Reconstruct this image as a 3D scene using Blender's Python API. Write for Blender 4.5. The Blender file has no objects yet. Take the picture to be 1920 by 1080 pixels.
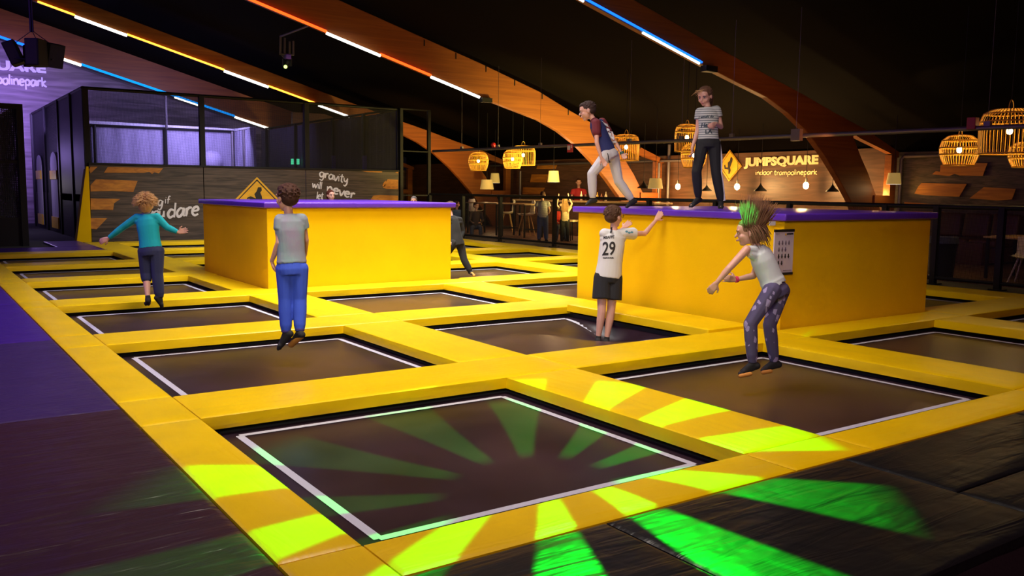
import bpy, bmesh, math, random
import numpy as np
from mathutils import Vector, Matrix, Quaternion
random.seed(7)
sc = bpy.context.scene
# ------------------------------------------------------------------ camera
F_PX = 1653.15
CC = Vector((-1.48975, -3.20613, 1.45))
CR = Vector((0.82247514, -0.5686899, 0.01124415)).normalized()
CF = Vector((0.56626655, 0.81678622, -0.11046482)).normalized()
CU = CR.cross(CF).normalized()
cd = bpy.data.cameras.new('camera'); cam = bpy.data.objects.new('camera', cd)
sc.collection.objects.link(cam); sc.camera = cam
cam.matrix_world = Matrix(((CR.x, CU.x, -CF.x, CC.x), (CR.y, CU.y, -CF.y, CC.y), (CR.z, CU.z, -CF.z, CC.z), (0, 0, 0, 1)))
cd.sensor_width = 36; cd.lens = F_PX / 1920 * 36; cd.clip_start = .05; cd.clip_end = 200
# ------------------------------------------------------------------ world, view
w = bpy.data.worlds.new('world'); sc.world = w; w.use_nodes = True
w.node_tree.nodes['Background'].inputs[0].default_value = (.30, .22, .28, 1)
w.node_tree.nodes['Background'].inputs[1].default_value = .008
sc.view_settings.view_transform = 'Standard'; sc.view_settings.look = 'None'
sc.view_settings.exposure = 0.0; sc.view_settings.gamma = 1; sc.view_settings.use_curve_mapping = False

def light(name, typ, loc, target, energy, color, size=1, size_y=None, spot=None, blend=.5, spec=1.0):
    d = bpy.data.lights.new(name, typ); d.energy = energy; d.color = color
    if typ == 'AREA':
        d.size = size
        if size_y: d.shape = 'RECTANGLE'; d.size_y = size_y
    else:
        d.shadow_soft_size = size
    if typ == 'SPOT': d.spot_size = math.radians(spot); d.spot_blend = blend
    d.specular_factor = spec
    o = bpy.data.objects.new(name, d); sc.collection.objects.link(o); o.location = loc
    if target is not None:
        o.rotation_euler = (Vector(target) - Vector(loc)).to_track_quat('-Z', 'Y').to_euler()
    return o
# overhead house lights of the hall, hung high above the courts
light('hall_light', 'AREA', (1.5, 2.5, 7.6), (2.6, 4.5, 0), 360, (1.0, .87, .76), 3.0).data.spread = math.radians(105)
light('hall_light', 'AREA', (4.5, 8.5, 6.2), (5.0, 9.5, 0), 430, (1.0, .96, .90), 3.0).data.spread = math.radians(105)
light('hall_light', 'AREA', (8.5, 11.5, 5.0), (8.3, 11.0, 0), 190, (1.0, .93, .82), 2.5).data.spread = math.radians(105)
light('hall_light', 'AREA', (7.0, 15.5, 5.2), (7.0, 18.0, 0), 290, (1.0, .93, .84), 2.5).data.spread = math.radians(105)
light('side_light', 'SPOT', (-4.5, -5.0, 4.5), (5.5, 6.5, .4), 1700, (1.0, .95, .88), .8, spot=42, blend=.8)
# violet wash lights over the left side and on the end wall
light('violet_wash', 'AREA', (-4.5, 9.5, 5.5), (-1.6, 7.0, 0), 240, (.25, .08, 1.0), 2.0)
light('violet_wash', 'AREA', (1.5, 29.5, 4.2), (1.5, 35.8, 3.6), 190, (.42, .26, 1.0), 2.0).data.spread = math.radians(75)
light('violet_wash', 'AREA', (7.5, 28.5, 3.9), (6.5, 34.0, 2.0), 360, (.45, .38, 1.0), 2.0)
light('violet_wash', 'POINT', (1.3, 29.0, 2.4), None, 70, (.45, .30, 1.0), .3)  # added point without a fixture, brightens the gate screens
light('gate_fill', 'POINT', (1.5, 29.6, 1.5), None, 14, (1.0, .9, .8), .2)  # added warm fill for the yellow gate pads, no lamp hangs here
light('red_fill', 'AREA', (2.0, -5.5, 6.5), (3.0, 2.0, 0), 130, (1.0, .35, .45), 3.0)  # added reddish fill from behind the camera, tints the front of the court

# ------------------------------------------------------------------ geometry of the view
def ray(x, y): return CF + CR * ((x - 960) / F_PX) - CU * ((y - 540) / F_PX)
def at(x, y, ax, v):
    d = ray(x, y); t = (v - CC[ax]) / d[ax]; return CC + d * t
def dep(x, y, D): return CC + ray(x, y) * D
X, Y, Z = 0, 1, 2
# ------------------------------------------------------------------ materials
def nt(name):
    m = bpy.data.materials.new(name); m.use_nodes = True; t = m.node_tree
    return m, t, t.nodes['Principled BSDF']
def mat(name, col, rough=.5, metal=0, spec=.5, emit=None, es=0, bump=0, bscale=(20, 20, 20), var=0, vscale=(3, 3, 3), alpha=1, sheen=0, coat=0, col2=None, bdist=.01):
    m, t, b = nt(name); N, L = t.nodes, t.links
    b.inputs['Base Color'].default_value = (*col, 1); b.inputs['Roughness'].default_value = rough
    b.inputs['Metallic'].default_value = metal; b.inputs['Specular IOR Level'].default_value = spec
    if coat: b.inputs['Coat Weight'].default_value = coat; b.inputs['Coat Roughness'].default_value = .25
    if sheen: b.inputs['Sheen Weight'].default_value = sheen
    if emit: b.inputs['Emission Color'].default_value = (*emit, 1); b.inputs['Emission Strength'].default_value = es
    if alpha < 1: b.inputs['Alpha'].default_value = alpha
    tc = N.new('ShaderNodeTexCoord')
    if bump:
        mp = N.new('ShaderNodeMapping'); mp.inputs['Scale'].default_value = bscale
        nz = N.new('ShaderNodeTexNoise'); nz.inputs['Scale'].default_value = 1; nz.inputs['Detail'].default_value = 4
        bp = N.new('ShaderNodeBump'); bp.inputs['Strength'].default_value = bump; bp.inputs['Distance'].default_value = bdist
        L.new(tc.outputs['Object'], mp.inputs[0]); L.new(mp.outputs[0], nz.inputs['Vector'])
        L.new(nz.outputs['Fac'], bp.inputs['Height']); L.new(bp.outputs[0], b.inputs['Normal'])
    if var:
        mp = N.new('ShaderNodeMapping'); mp.inputs['Scale'].default_value = vscale
        nz = N.new('ShaderNodeTexNoise'); nz.inputs['Scale'].default_value = 1; nz.inputs['Detail'].default_value = 5
        cr = N.new('ShaderNodeValToRGB'); c2 = col2 or tuple(c * (1 - var) for c in col)
        cr.color_ramp.elements[0].color = (*c2, 1); cr.color_ramp.elements[1].color = (*col, 1)
        cr.color_ramp.elements[0].position = .35; cr.color_ramp.elements[1].position = .65
        L.new(tc.outputs['Object'], mp.inputs[0]); L.new(mp.outputs[0], nz.inputs['Vector'])
        L.new(nz.outputs['Fac'], cr.inputs[0]); L.new(cr.outputs[0], b.inputs['Base Color'])
    return m
def emis(name, col, s):
    m = bpy.data.materials.new(name); m.use_nodes = True; t = m.node_tree; t.nodes.clear()
    e = t.nodes.new('ShaderNodeEmission'); o = t.nodes.new('ShaderNodeOutputMaterial')
    e.inputs[0].default_value = (*col, 1); e.inputs[1].default_value = s; t.links.new(e.outputs[0], o.inputs[0]); return m

def vinyl(name, col, stretch_y=True, strong=.5, rough=.36, var=.12):
    # vinyl cover: fine long wrinkles in one direction plus soft puckers
    m, t, b = nt(name); N, L = t.nodes, t.links
    b.inputs['Roughness'].default_value = rough; b.inputs['Specular IOR Level'].default_value = .5
    tc = N.new('ShaderNodeTexCoord')
    gm = N.new('ShaderNodeNewGeometry')
    def noise(sc_, det, dist=0):
        mp = N.new('ShaderNodeMapping'); mp.inputs['Scale'].default_value = sc_
        n = N.new('ShaderNodeTexNoise'); n.inputs['Scale'].default_value = 1; n.inputs['Detail'].default_value = det
        n.inputs['Distortion'].default_value = dist
        L.new(gm.outputs['Position'], mp.inputs[0]); L.new(mp.outputs[0], n.inputs['Vector']); return n
    s = (9, 1.3, 6) if stretch_y else (1.3, 9, 6)
    n1 = noise(s, 3, .8); n2 = noise((2.2, 2.2, 2.2), 3, .5); n3 = noise((260, 260, 260), 1)
    a = N.new('ShaderNodeMath'); a.operation = 'MULTIPLY_ADD'; a.inputs[1].default_value = .8
    L.new(n1.outputs['Fac'], a.inputs[0]); L.new(n2.outputs['Fac'], a.inputs[2])
    a2 = N.new('ShaderNodeMath'); a2.operation = 'MULTIPLY_ADD'; a2.inputs[1].default_value = .005
    L.new(n3.outputs['Fac'], a2.inputs[0]); L.new(a.outputs[0], a2.inputs[2])
    bp = N.new('ShaderNodeBump'); bp.inputs['Strength'].default_value = strong; bp.inputs['Distance'].default_value = .03
    L.new(a2.outputs[0], bp.inputs['Height']); L.new(bp.outputs[0], b.inputs['Normal'])
    cr = N.new('ShaderNodeValToRGB'); cr.color_ramp.elements[0].color = (*[c * (1 - var) for c in col], 1); cr.color_ramp.elements[1].color = (*col, 1)
    cr.color_ramp.elements[0].position = .3; cr.color_ramp.elements[1].position = .7
    L.new(n2.outputs['Fac'], cr.inputs[0]); L.new(cr.outputs[0], b.inputs['Base Color'])
    return m
def wood(name, c1, c2, scale=(1, 1, 1), rough=.6, bump=.2):
    m, t, b = nt(name); N, L = t.nodes, t.links; b.inputs['Roughness'].default_value = rough
    tc = N.new('ShaderNodeTexCoord'); mp = N.new('ShaderNodeMapping'); mp.inputs['Scale'].default_value = scale
    nz = N.new('ShaderNodeTexNoise'); nz.inputs['Scale'].default_value = 1; nz.inputs['Detail'].default_value = 8; nz.inputs['Distortion'].default_value = 1.2
    cr = N.new('ShaderNodeValToRGB'); cr.color_ramp.elements[0].color = (*c1, 1); cr.color_ramp.elements[1].color = (*c2, 1)
    cr.color_ramp.elements[0].position = .35; cr.color_ramp.elements[1].position = .68
    L.new(tc.outputs['Object'], mp.inputs[0]); L.new(mp.outputs[0], nz.inputs['Vector']); L.new(nz.outputs['Fac'], cr.inputs[0])
    L.new(cr.outputs[0], b.inputs['Base Color'])
    bp = N.new('ShaderNodeBump'); bp.inputs['Strength'].default_value = bump; bp.inputs['Distance'].default_value = .01
    L.new(nz.outputs['Fac'], bp.inputs['Height']); L.new(bp.outputs[0], b.inputs['Normal']); return m
def netmat(name, col, cover, cell=.045):
    # knotted net: a fine square mesh of cord with open holes
    m, t, b = nt(name); N, L = t.nodes, t.links
    b.inputs['Base Color'].default_value = (*col, 1); b.inputs['Roughness'].default_value = .8
    g = N.new('ShaderNodeNewGeometry'); sp = N.new('ShaderNodeSeparateXYZ'); L.new(g.outputs['Position'], sp.inputs[0])
    ad = N.new('ShaderNodeMath'); ad.operation = 'ADD'; L.new(sp.outputs[0], ad.inputs[0]); L.new(sp.outputs[1], ad.inputs[1])
    outs = []
    for src in (ad.outputs[0], sp.outputs[2]):
        d = N.new('ShaderNodeMath'); d.operation = 'DIVIDE'; d.inputs[1].default_value = cell; L.new(src, d.inputs[0])
        f = N.new('ShaderNodeMath'); f.operation = 'FRACT'; L.new(d.outputs[0], f.inputs[0])
        c = N.new('ShaderNodeMath'); c.operation = 'LESS_THAN'; c.inputs[1].default_value = cover; L.new(f.outputs[0], c.inputs[0]); outs.append(c)
    mx = N.new('ShaderNodeMath'); mx.operation = 'MAXIMUM'; L.new(outs[0].outputs[0], mx.inputs[0]); L.new(outs[1].outputs[0], mx.inputs[1])
    L.new(mx.outputs[0], b.inputs['Alpha']); return m

M = {}
M['pad'] = vinyl('yellow_vinyl_lengthwise', (.90, .60, .0), True, .34)
M['padx'] = vinyl('yellow_vinyl_crosswise', (.90, .60, .0), False, .34)
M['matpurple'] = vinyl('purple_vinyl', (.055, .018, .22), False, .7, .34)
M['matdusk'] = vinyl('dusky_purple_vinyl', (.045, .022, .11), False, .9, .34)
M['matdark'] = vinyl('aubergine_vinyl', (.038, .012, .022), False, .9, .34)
M['matblack'] = vinyl('black_vinyl', (.006, .006, .0075), False, .6, .38)
M['boxfelt'] = mat('yellow_felt', (.88, .54, .0), .9, spec=.15, bump=.15, bscale=(60, 60, 60), var=.05, vscale=(2, 2, 2))
M['purple'] = vinyl('purple_edge_vinyl', (.12, .035, .50), True, .25, .28)
M['black'] = mat('black_steel', (.006, .006, .007), .55, spec=.3)
M['skirt'] = mat('black_webbing', (.01, .01, .011), .9)
M['carpet'] = mat('dark_carpet', (.02, .02, .024), .95, bump=.3, bscale=(90, 90, 90))
M['concrete'] = mat('black_floor', (.01, .01, .012), .7)
def bedmat():
    m, t, b = nt('woven_bed'); N, L = t.nodes, t.links
    b.inputs['Roughness'].default_value = .28; b.inputs['Specular IOR Level'].default_value = .30
    tc = N.new('ShaderNodeTexCoord'); g = N.new('ShaderNodeNewGeometry')
    n = N.new('ShaderNodeTexNoise'); n.inputs['Scale'].default_value = 1.5; n.inputs['Detail'].default_value = 4
    L.new(g.outputs['Position'], n.inputs['Vector'])
    cr = N.new('ShaderNodeValToRGB'); cr.color_ramp.elements[0].color = (.014, .007, .012, 1); cr.color_ramp.elements[1].color = (.036, .019, .029, 1)
    cr.color_ramp.elements[0].position = .3; cr.color_ramp.elements[1].position = .7
    L.new(n.outputs['Fac'], cr.inputs[0]); L.new(cr.outputs[0], b.inputs['Base Color'])
    n2 = N.new('ShaderNodeTexNoise'); n2.inputs['Scale'].default_value = 350; n2.inputs['Detail'].default_value = 1
    L.new(g.outputs['Position'], n2.inputs['Vector'])
    bp = N.new('ShaderNodeBump'); bp.inputs['Strength'].default_value = .35; bp.inputs['Distance'].default_value = .001
    L.new(n2.outputs['Fac'], bp.inputs['Height']); L.new(bp.outputs[0], b.inputs['Normal']); return m
M['bed'] = bedmat()
M['line'] = mat('white_webbing', (.50, .50, .58), .7, bump=.3, bscale=(150, 150, 150))
M['beam'] = wood('glulam_timber', (.20, .056, .009), (.29, .090, .013), (.35, 3, 9), .5, .1)
M['roof'] = mat('black_roof_board', (.0022, .0012, .001), .95, spec=.05)
M['panel'] = wood('printed_dark_planks', (.030, .021, .017), (.115, .080, .060), (.9, 2, 14), .55, .15)
M['purplewall'] = wood('dark_plank_wall', (.10, .075, .09), (.27, .21, .25), (.35, 1, 4.0), .6, .15)
M['brownwall'] = wood('brown_plank_wall', (.065, .028, .014), (.14, .066, .034), (1, .7, 7), .5, .15)
M['slash'] = wood('orange_wood_print', (.42, .15, .02), (.68, .28, .03), (3, 1, 9), .6, .1)
M['white'] = mat('white_paint', (.78, .76, .80), .6)
M['cream'] = mat('cream_letters', (.85, .68, .36), .6)
M['metal'] = mat('galvanised_pipe', (.16, .14, .15), .45, metal=.5)
M['net'] = netmat('black_net', (.012, .011, .016), .20, .022)
M['netdark'] = netmat('dense_black_net', (.010, .009, .014), .55)
M['cloth'] = mat('grey_backdrop', (.42, .38, .50), .8, bump=.5, bscale=(8, 8, 1.2), bdist=.05, var=.2, vscale=(3, 3, .6))
M['curtain'] = mat('dark_curtain', (.13, .11, .15), .9, bump=.4, bscale=(9, 9, .6), bdist=.05)
M['glowwhite'] = emis('white_tube', (1, .96, .84), 3.2)
M['glowblue'] = emis('blue_strip', (.005, .09, 1.0), 4)
M['glowcyan'] = emis('cyan_strip', (.005, .30, 1.0), 1.5)
M['glowred'] = emis('red_strip', (1.0, .07, .008), 3.5)
M['glowamber'] = emis('amber_strip', (1.0, .38, .03), 4)
M['bulb'] = emis('bulb_glass', (1.0, .72, .35), 30)
M['rattan'] = mat('rattan', (.80, .44, .05), .6)
M['shade'] = mat('fabric_shade', (.55, .45, .18), .8, emit=(1, .62, .15), es=.25)
M['plastic'] = mat('white_plastic', (.72, .68, .60), .4)
M['woodleg'] = mat('beech', (.55, .33, .12), .5)
M['tabletop'] = wood('oak_top', (.40, .25, .12), (.58, .40, .2), (6, 6, 6), .4)
M['leather'] = mat('brown_leather', (.09, .033, .015), .45, bump=.5, bscale=(6, 6, 6), bdist=.03)
M['signyellow'] = mat('sign_yellow', (.85, .46, .02), .5, var=.15, vscale=(4, 4, 8))
M['ink'] = mat('black_ink', (.015, .012, .01), .6)
M['paper'] = mat('poster_paper', (.62, .55, .66), .6)
M['red'] = mat('red_cloth', (.55, .03, .03), .7)

# ------------------------------------------------------------------ mesh building
class MB:
    def __init__(s): s.v = []; s.f = []
    def add(s, vs, fs):
        n = len(s.v); s.v += [tuple(v) for v in vs]; s.f += [tuple(i + n for i in f) for f in fs]
    def box(s, x0, x1, y0, y1, z0, z1, m=None):
        vs = [Vector((x, y, z)) for z in (z0, z1) for y in (y0, y1) for x in (x0, x1)]
        if m: vs = [m @ v for v in vs]
        s.add(vs, [(0, 2, 3, 1), (4, 5, 7, 6), (0, 1, 5, 4), (2, 6, 7, 3), (0, 4, 6, 2), (1, 3, 7, 5)])
    def prism(s, pts, d):   # pts planar polygon, d extrusion vector
        n = len(pts); d = Vector(d); a = [Vector(p) for p in pts]; b = [p + d for p in a]
        s.add(a + b, [tuple(range(n - 1, -1, -1)), tuple(range(n, 2 * n))] + [(i, (i + 1) % n, n + (i + 1) % n, n + i) for i in range(n)])
    def tube(s, pts, rad, n=8, ends=True, ref=None, sq=1.0, closed=False):
        pts = [Vector(p) for p in pts]; k = len(pts)
        if not isinstance(rad, (list, tuple)): rad = [rad] * k
        base = len(s.v); fr = None
        for i, p in enumerate(pts):
            if closed: t = (pts[(i + 1) % k] - pts[i - 1]).normalized()
            else: t = (pts[min(i + 1, k - 1)] - pts[max(i - 1, 0)]).normalized()
            if ref is not None: a = Vector(ref)
            elif fr is None: a = Vector((0, 0, 1)) if abs(t.z) < .9 else Vector((1, 0, 0))
            else: a = fr
            b = t.cross(a)
            if b.length < 1e-5: b = t.cross(Vector((1, .3, .1)))
            b.normalize(); a2 = b.cross(t).normalized(); fr = a2
            r = rad[i]; rx, ry = (r if isinstance(r, (list, tuple)) else (r, r * sq))
            for j in range(n):
                q = 2 * math.pi * j / n; s.v.append(tuple(p + b * (rx * math.cos(q)) + a2 * (ry * math.sin(q))))
        for i in range(k if closed else k - 1):
            i2 = (i + 1) % k
            for j in range(n):
                j2 = (j + 1) % n
                s.f.append((base + i * n + j, base + i * n + j2, base + i2 * n + j2, base + i2 * n + j))
        if ends and not closed:
            s.f.append(tuple(base + j for j in range(n - 1, -1, -1))); s.f.append(tuple(base + (k - 1) * n + j for j in range(n)))
    def ell(s, c, r, m=None, nu=16, nv=10):
        c = Vector(c); base = len(s.v); m3 = m or Matrix.Identity(3)
        for i in range(nv + 1):
            th = math.pi * i / nv
            for j in range(nu):
                ph = 2 * math.pi * j / nu
                s.v.append(tuple(c + m3 @ Vector((r[0] * math.sin(th) * math.cos(ph), r[1] * math.sin(th) * math.sin(ph), r[2] * math.cos(th)))))
        for i in range(nv):
            for j in range(nu):
                j2 = (j + 1) % nu; s.f.append((base + i * nu + j, base + (i + 1) * nu + j, base + (i + 1) * nu + j2, base + i * nu + j2))
    def cap(s, p0, p1, r0, r1=None, n=10):   # rounded-end tapering limb
        if r1 is None: r1 = r0
        p0 = Vector(p0); p1 = Vector(p1); d = p1 - p0; L = d.length
        if L < 1e-6: s.ell(p0, (r0, r0, r0)); return
        t = d / L; P = []; R = []
        for q in (0.0, .35, .7, .92): P.append(p0 - t * r0 * math.cos(q * math.pi / 2)); R.append(max(r0 * math.sin(q * math.pi / 2), r0 * .02))
        for q in (.08, .3, .65, 1.0): P.append(p1 + t * r1 * math.sin(q * math.pi / 2)); R.append(max(r1 * math.cos(q * math.pi / 2), r1 * .02))
        s.tube(P, R, n)
    def lathe(s, c, prof, n=24, axis=None):
        c = Vector(c); base = len(s.v)
        for r, z in prof:
            for j in range(n):
                q = 2 * math.pi * j / n; s.v.append(tuple(c + Vector((r * math.cos(q), r * math.sin(q), z))))
        for i in range(len(prof) - 1):
            for j in range(n):
                j2 = (j + 1) % n; s.f.append((base + i * n + j, base + i * n + j2, base + (i + 1) * n + j2, base + (i + 1) * n + j))
    def build(s, name, m=None, parent=None, smooth=False, origin=None, bevel=0, seg=2):
        me = bpy.data.meshes.new(name); o = Vector(origin) if origin is not None else Vector((0, 0, 0))
        me.from_pydata([tuple(Vector(v) - o) for v in s.v], [], s.f); me.update()
        bm = bmesh.new(); bm.from_mesh(me); bmesh.ops.recalc_face_normals(bm, faces=bm.faces)
        if bevel: bmesh.ops.bevel(bm, geom=[e for e in bm.edges if e.is_manifold and e.calc_face_angle(0) > .5], offset=bevel, segments=seg, affect='EDGES', profile=.6)
        bm.to_mesh(me); bm.free()
        if m: me.materials.append(m)
        if smooth:
            me.polygons.foreach_set('use_smooth', [True] * len(me.polygons))
            if len(me.polygons) < 6000: me.set_sharp_from_angle(angle=math.radians(48))
        ob = bpy.data.objects.new(name, me); sc.collection.objects.link(ob)
        if parent is not None:
            ob.parent = parent; ob.location = o - parent.location if not parent.parent else o - parent.matrix_world.translation
        else: ob.location = o
        return ob
def thing(name, label, cat, loc=(0, 0, 0), group=None):
    o = bpy.data.objects.new(name, None); sc.collection.objects.link(o); o.location = loc; o.empty_display_size = .1
    return tag(o, label, cat, group)
def tag(o, label=None, cat=None, group=None, kind=None):
    if label: o['label'] = label
    if cat: o['category'] = cat
    if group: o['group'] = group
    if kind: o['kind'] = kind
    return o
def struct(o): o['kind'] = 'structure'; return o
def part(mb, name, m, parent, smooth=False, bevel=0, seg=2, label=None):
    # parts are built in world coordinates and offset by the parent's world place
    pw = Vector(parent.location)
    if parent.parent: pw = pw + Vector(parent.parent.location)
    me = mb.build(name, m, None, smooth, None, bevel, seg)
    me.parent = parent; me.location = -pw
    if label: me['label'] = label
    return me
def copy_tree(o, loc, label=None, group=None, rotz=None):
    r = o.copy(); sc.collection.objects.link(r); r.location = loc
    if rotz is not None: r.rotation_euler = (0, 0, rotz)
    if label: r['label'] = label
    if group: r['group'] = group
    for ch in list(o.children):
        c = ch.copy(); sc.collection.objects.link(c); c.parent = r
        for g in ch.children:
            d = g.copy(); sc.collection.objects.link(d); d.parent = c
    return r
def text_obj(s, size, bold=0.0, extrude=.004, shear=0):
    cu = bpy.data.curves.new('txt', 'FONT'); cu.body = s; cu.size = size; cu.offset = bold; cu.extrude = extrude; cu.shear = shear
    cu.resolution_u = 3
    ob = bpy.data.objects.new('txt', cu); sc.collection.objects.link(ob)
    dg = bpy.context.evaluated_depsgraph_get(); me = bpy.data.meshes.new_from_object(ob.evaluated_get(dg))
    bpy.data.objects.remove(ob); vs = [Vector(v.co) for v in me.vertices]; fs = [tuple(p.vertices) for p in me.polygons]
    bpy.data.meshes.remove(me)
    return vs, fs
def put_text(mb, s, origin, right, up, width=None, height=None, bold=0.0, shear=0, squash=True):
    # lettering laid on a plane: origin = lower left corner; fits width x height
    vs, fs = text_obj(s, 1.0, bold, .01, shear)
    x0 = min(v.x for v in vs); x1 = max(v.x for v in vs); y0 = min(v.y for v in vs); y1 = max(v.y for v in vs)
    right = Vector(right).normalized(); up = Vector(up).normalized(); nrm = right.cross(up)
    kx = width / (x1 - x0) if width else height / (y1 - y0); ky = height / (y1 - y0) if height else kx
    mb.add([Vector(origin) + right * ((v.x - x0) * kx) + up * ((v.y - y0) * ky) + nrm * (v.z * .5) for v in vs], fs)
# hand-drawn brush lettering, strokes on a unit grid (x, y), x-height 1
GL = {
 'g': (1.0, [[(.85, .9), (.4, 1), (.1, .6), (.3, .1), (.7, .25), (.9, .9), (.85, 0), (.6, -.6), (.15, -.5)]]),
 'r': (.75, [[(.12, 1), (.2, .5), (.15, 0)], [(.17, .6), (.4, .95), (.75, .95)]]),
 'a': (1.0, [[(.8, .9), (.4, 1), (.08, .5), (.3, .02), (.7, .3), (.85, .95), (.85, .3), (.98, 0)]]),
 'v': (.8, [[(.05, 1), (.35, 0), (.8, 1.05)]]),
 'i': (.38, [[(.15, 1), (.2, 0)], [(.2, 1.35), (.22, 1.42)]]),
 't': (.7, [[(.35, 1.6), (.3, .2), (.6, 0)], [(.02, 1.05), (.7, 1.15)]]),
 'y': (.85, [[(.05, 1), (.15, .4), (.5, .3), (.75, 1)], [(.75, 1), (.7, 0), (.4, -.6), (.05, -.5)]]),
 'w': (1.2, [[(.05, 1), (.25, 0), (.55, .8), (.8, 0), (1.15, 1.1)]]),
 'l': (.32, [[(.18, 1.7), (.12, 0)]]),
 'n': (.95, [[(.1, 1), (.15, 0)], [(.15, .6), (.5, 1), (.75, .7), (.82, 0)]]),
 'e': (.9, [[(.12, .5), (.75, .62), (.6, 1), (.2, .85), (.1, .35), (.4, 0), (.8, .15)]]),
 'o': (.95, [[(.5, 1), (.1, .7), (.15, .15), (.55, 0), (.85, .4), (.75, .9), (.5, 1)]]),
 'u': (.95, [[(.1, 1), (.12, .2), (.4, 0), (.75, .3), (.8, 1)], [(.8, 1), (.9, 0)]]),
 'd': (1.0, [[(.75, .8), (.35, .95), (.08, .5), (.3, .02), (.75, .25)], [(.82, 1.7), (.8, 0)]]),
 'f': (.7, [[(.7, 1.55), (.4, 1.6), (.3, 1.1), (.28, -.1)], [(.05, .85), (.6, .95)]]),
 'm': (1.35, [[(.1, 1), (.15, 0)], [(.15, .65), (.4, 1), (.6, .6), (.62, 0)], [(.62, .65), (.9, 1), (1.15, .6), (1.18, 0)]]),
 'p': (.95, [[(.15, 1), (.18, -.7)], [(.17, .8), (.5, 1), (.85, .65), (.65, .1), (.2, .15)]]),
 'k': (.9, [[(.15, 1.6), (.15, 0)], [(.75, 1), (.2, .5), (.85, -.05)]]),
 ' ': (.45, []), "'": (.2, [[(.1, 1.6), (.05, 1.3)]])}
def spline(p, n=5):
    if len(p) < 3: return [Vector((*q, 0)) for q in p]
    P = [Vector((*q, 0)) for q in p]; P = [P[0] * 2 - P[1]] + P + [P[-1] * 2 - P[-2]]; out = []
    for i in range(1, len(P) - 2):
        for k in range(n):
            t = k / n; out.append(.5 * ((2 * P[i]) + (P[i + 1] - P[i - 1]) * t + (2 * P[i - 1] - 5 * P[i] + 4 * P[i + 1] - P[i + 2]) * t * t + (3 * P[i] - P[i - 1] - 3 * P[i + 1] + P[i + 2]) * t ** 3))
    out.append(P[-2]); return out
def brush(mb, s, origin, right, up, width, xh, thick=.13):
    tot = sum(GL[c][0] for c in s) or 1; k = width / tot; right = Vector(right).normalized(); up = Vector(up).normalized(); nrm = right.cross(up).normalized(); x = 0
    for c in s:
        wd, st = GL[c]
        for q in st:
            pts = [Vector(origin) + right * ((x + p.x) * k) + up * (p.y * xh) for p in spline(q)]
            m = len(pts); rr = [thick * xh * (.75 + .35 * math.sin(math.pi * i / max(m - 1, 1))) for i in range(m)]
            mb.tube(pts, [(r, .004) for r in rr], 8, True, nrm)
        x += wd
# ------------------------------------------------------------------ shell of the hall
PX, PY, OX, OY = 3.032, 3.08, 2.33, 2.375     # grid pitch and opening of the trampoline court
b = MB(); b.box(-14, 19.6, -12, 36.2, -.60, -.46); struct(b.build('floor', M['concrete']))
# raised decks round the sunken court
b = MB(); b.box(-14, -.40, -1.46, 36.0, -.46, -.05); struct(b.build('trim_1', M['carpet']))
b = MB(); b.box(-.40, 19.2, -1.46, -.36, -.46, -.05); struct(b.build('trim_2', M['carpet']))
b = MB(); b.box(12.22, 19.2, -.36, 36.0, -.46, -.02); struct(b.build('trim_3', M['carpet']))
b = MB(); b.box(-.40, 2.30, 18.45, 36.0, -.46, -.05); struct(b.build('trim_4', M['carpet']))
b = MB(); b.box(2.30, 12.22, 22.3, 36.0, -.46, -.05); struct(b.build('trim_5', M['carpet']))
RS = .2787
def zb(x): return 4.02 + RS * (12 - x)        # underside of the rafters
def roofz(x): return zb(x) + 1.06
xa = -10.0
b = MB(); b.prism([(19.6, -12, roofz(19.6)), (xa, -12, roofz(xa)), (xa, -12, roofz(xa) + .1), (19.6, -12, roofz(19.6) + .1)], (0, 48.4, 0))
struct(b.build('ceiling', M['roof']))
b = MB(); b.prism([(xa, -12, roofz(xa)), (-14, -12, 8), (-14, -12, 8.1), (xa, -12, roofz(xa) + .1)], (0, 48.4, 0)); struct(b.build('ceiling_ridge', M['roof']))
b = MB(); b.box(-14.2, -14, -12, 36.2, -.5, 9); struct(b.build('wall_left', M['roof']))
b = MB(); b.box(-14.2, 19.6, -12.2, -12, -.5, 11); struct(b.build('wall_front', M['roof']))
b = MB(); b.prism([(-14, 35.8, -.5), (19.4, 35.8, -.5), (19.4, 35.8, zb(19.4) + .3), (xa, 35.8, zb(xa) + .3), (-14, 35.8, 8)], (0, .2, 0)); struct(b.build('wall_back', M['purplewall']))
WX = 19.2
p0 = at(1262, 300, X, WX); p1 = at(1664, 300, X, WX)
b = MB(); b.box(WX, WX + .2, p1.y, p0.y, -.46, 2.62); struct(b.build('wall_right_sign', M['brownwall']))
b = MB(); b.box(WX, WX + .2, -12, p1.y, -.46, 2.5); struct(b.build('wall_right_near', M['panel']))
b = MB(); b.box(WX, WX + .2, p0.y, 35.8, -.46, 2.62); struct(b.build('wall_right_far', M['brownwall']))
b = MB(); b.box(WX + .05, WX + .2, -12, 36, 2.5, 3.6); struct(b.build('wall_right_top', M['roof']))

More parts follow.
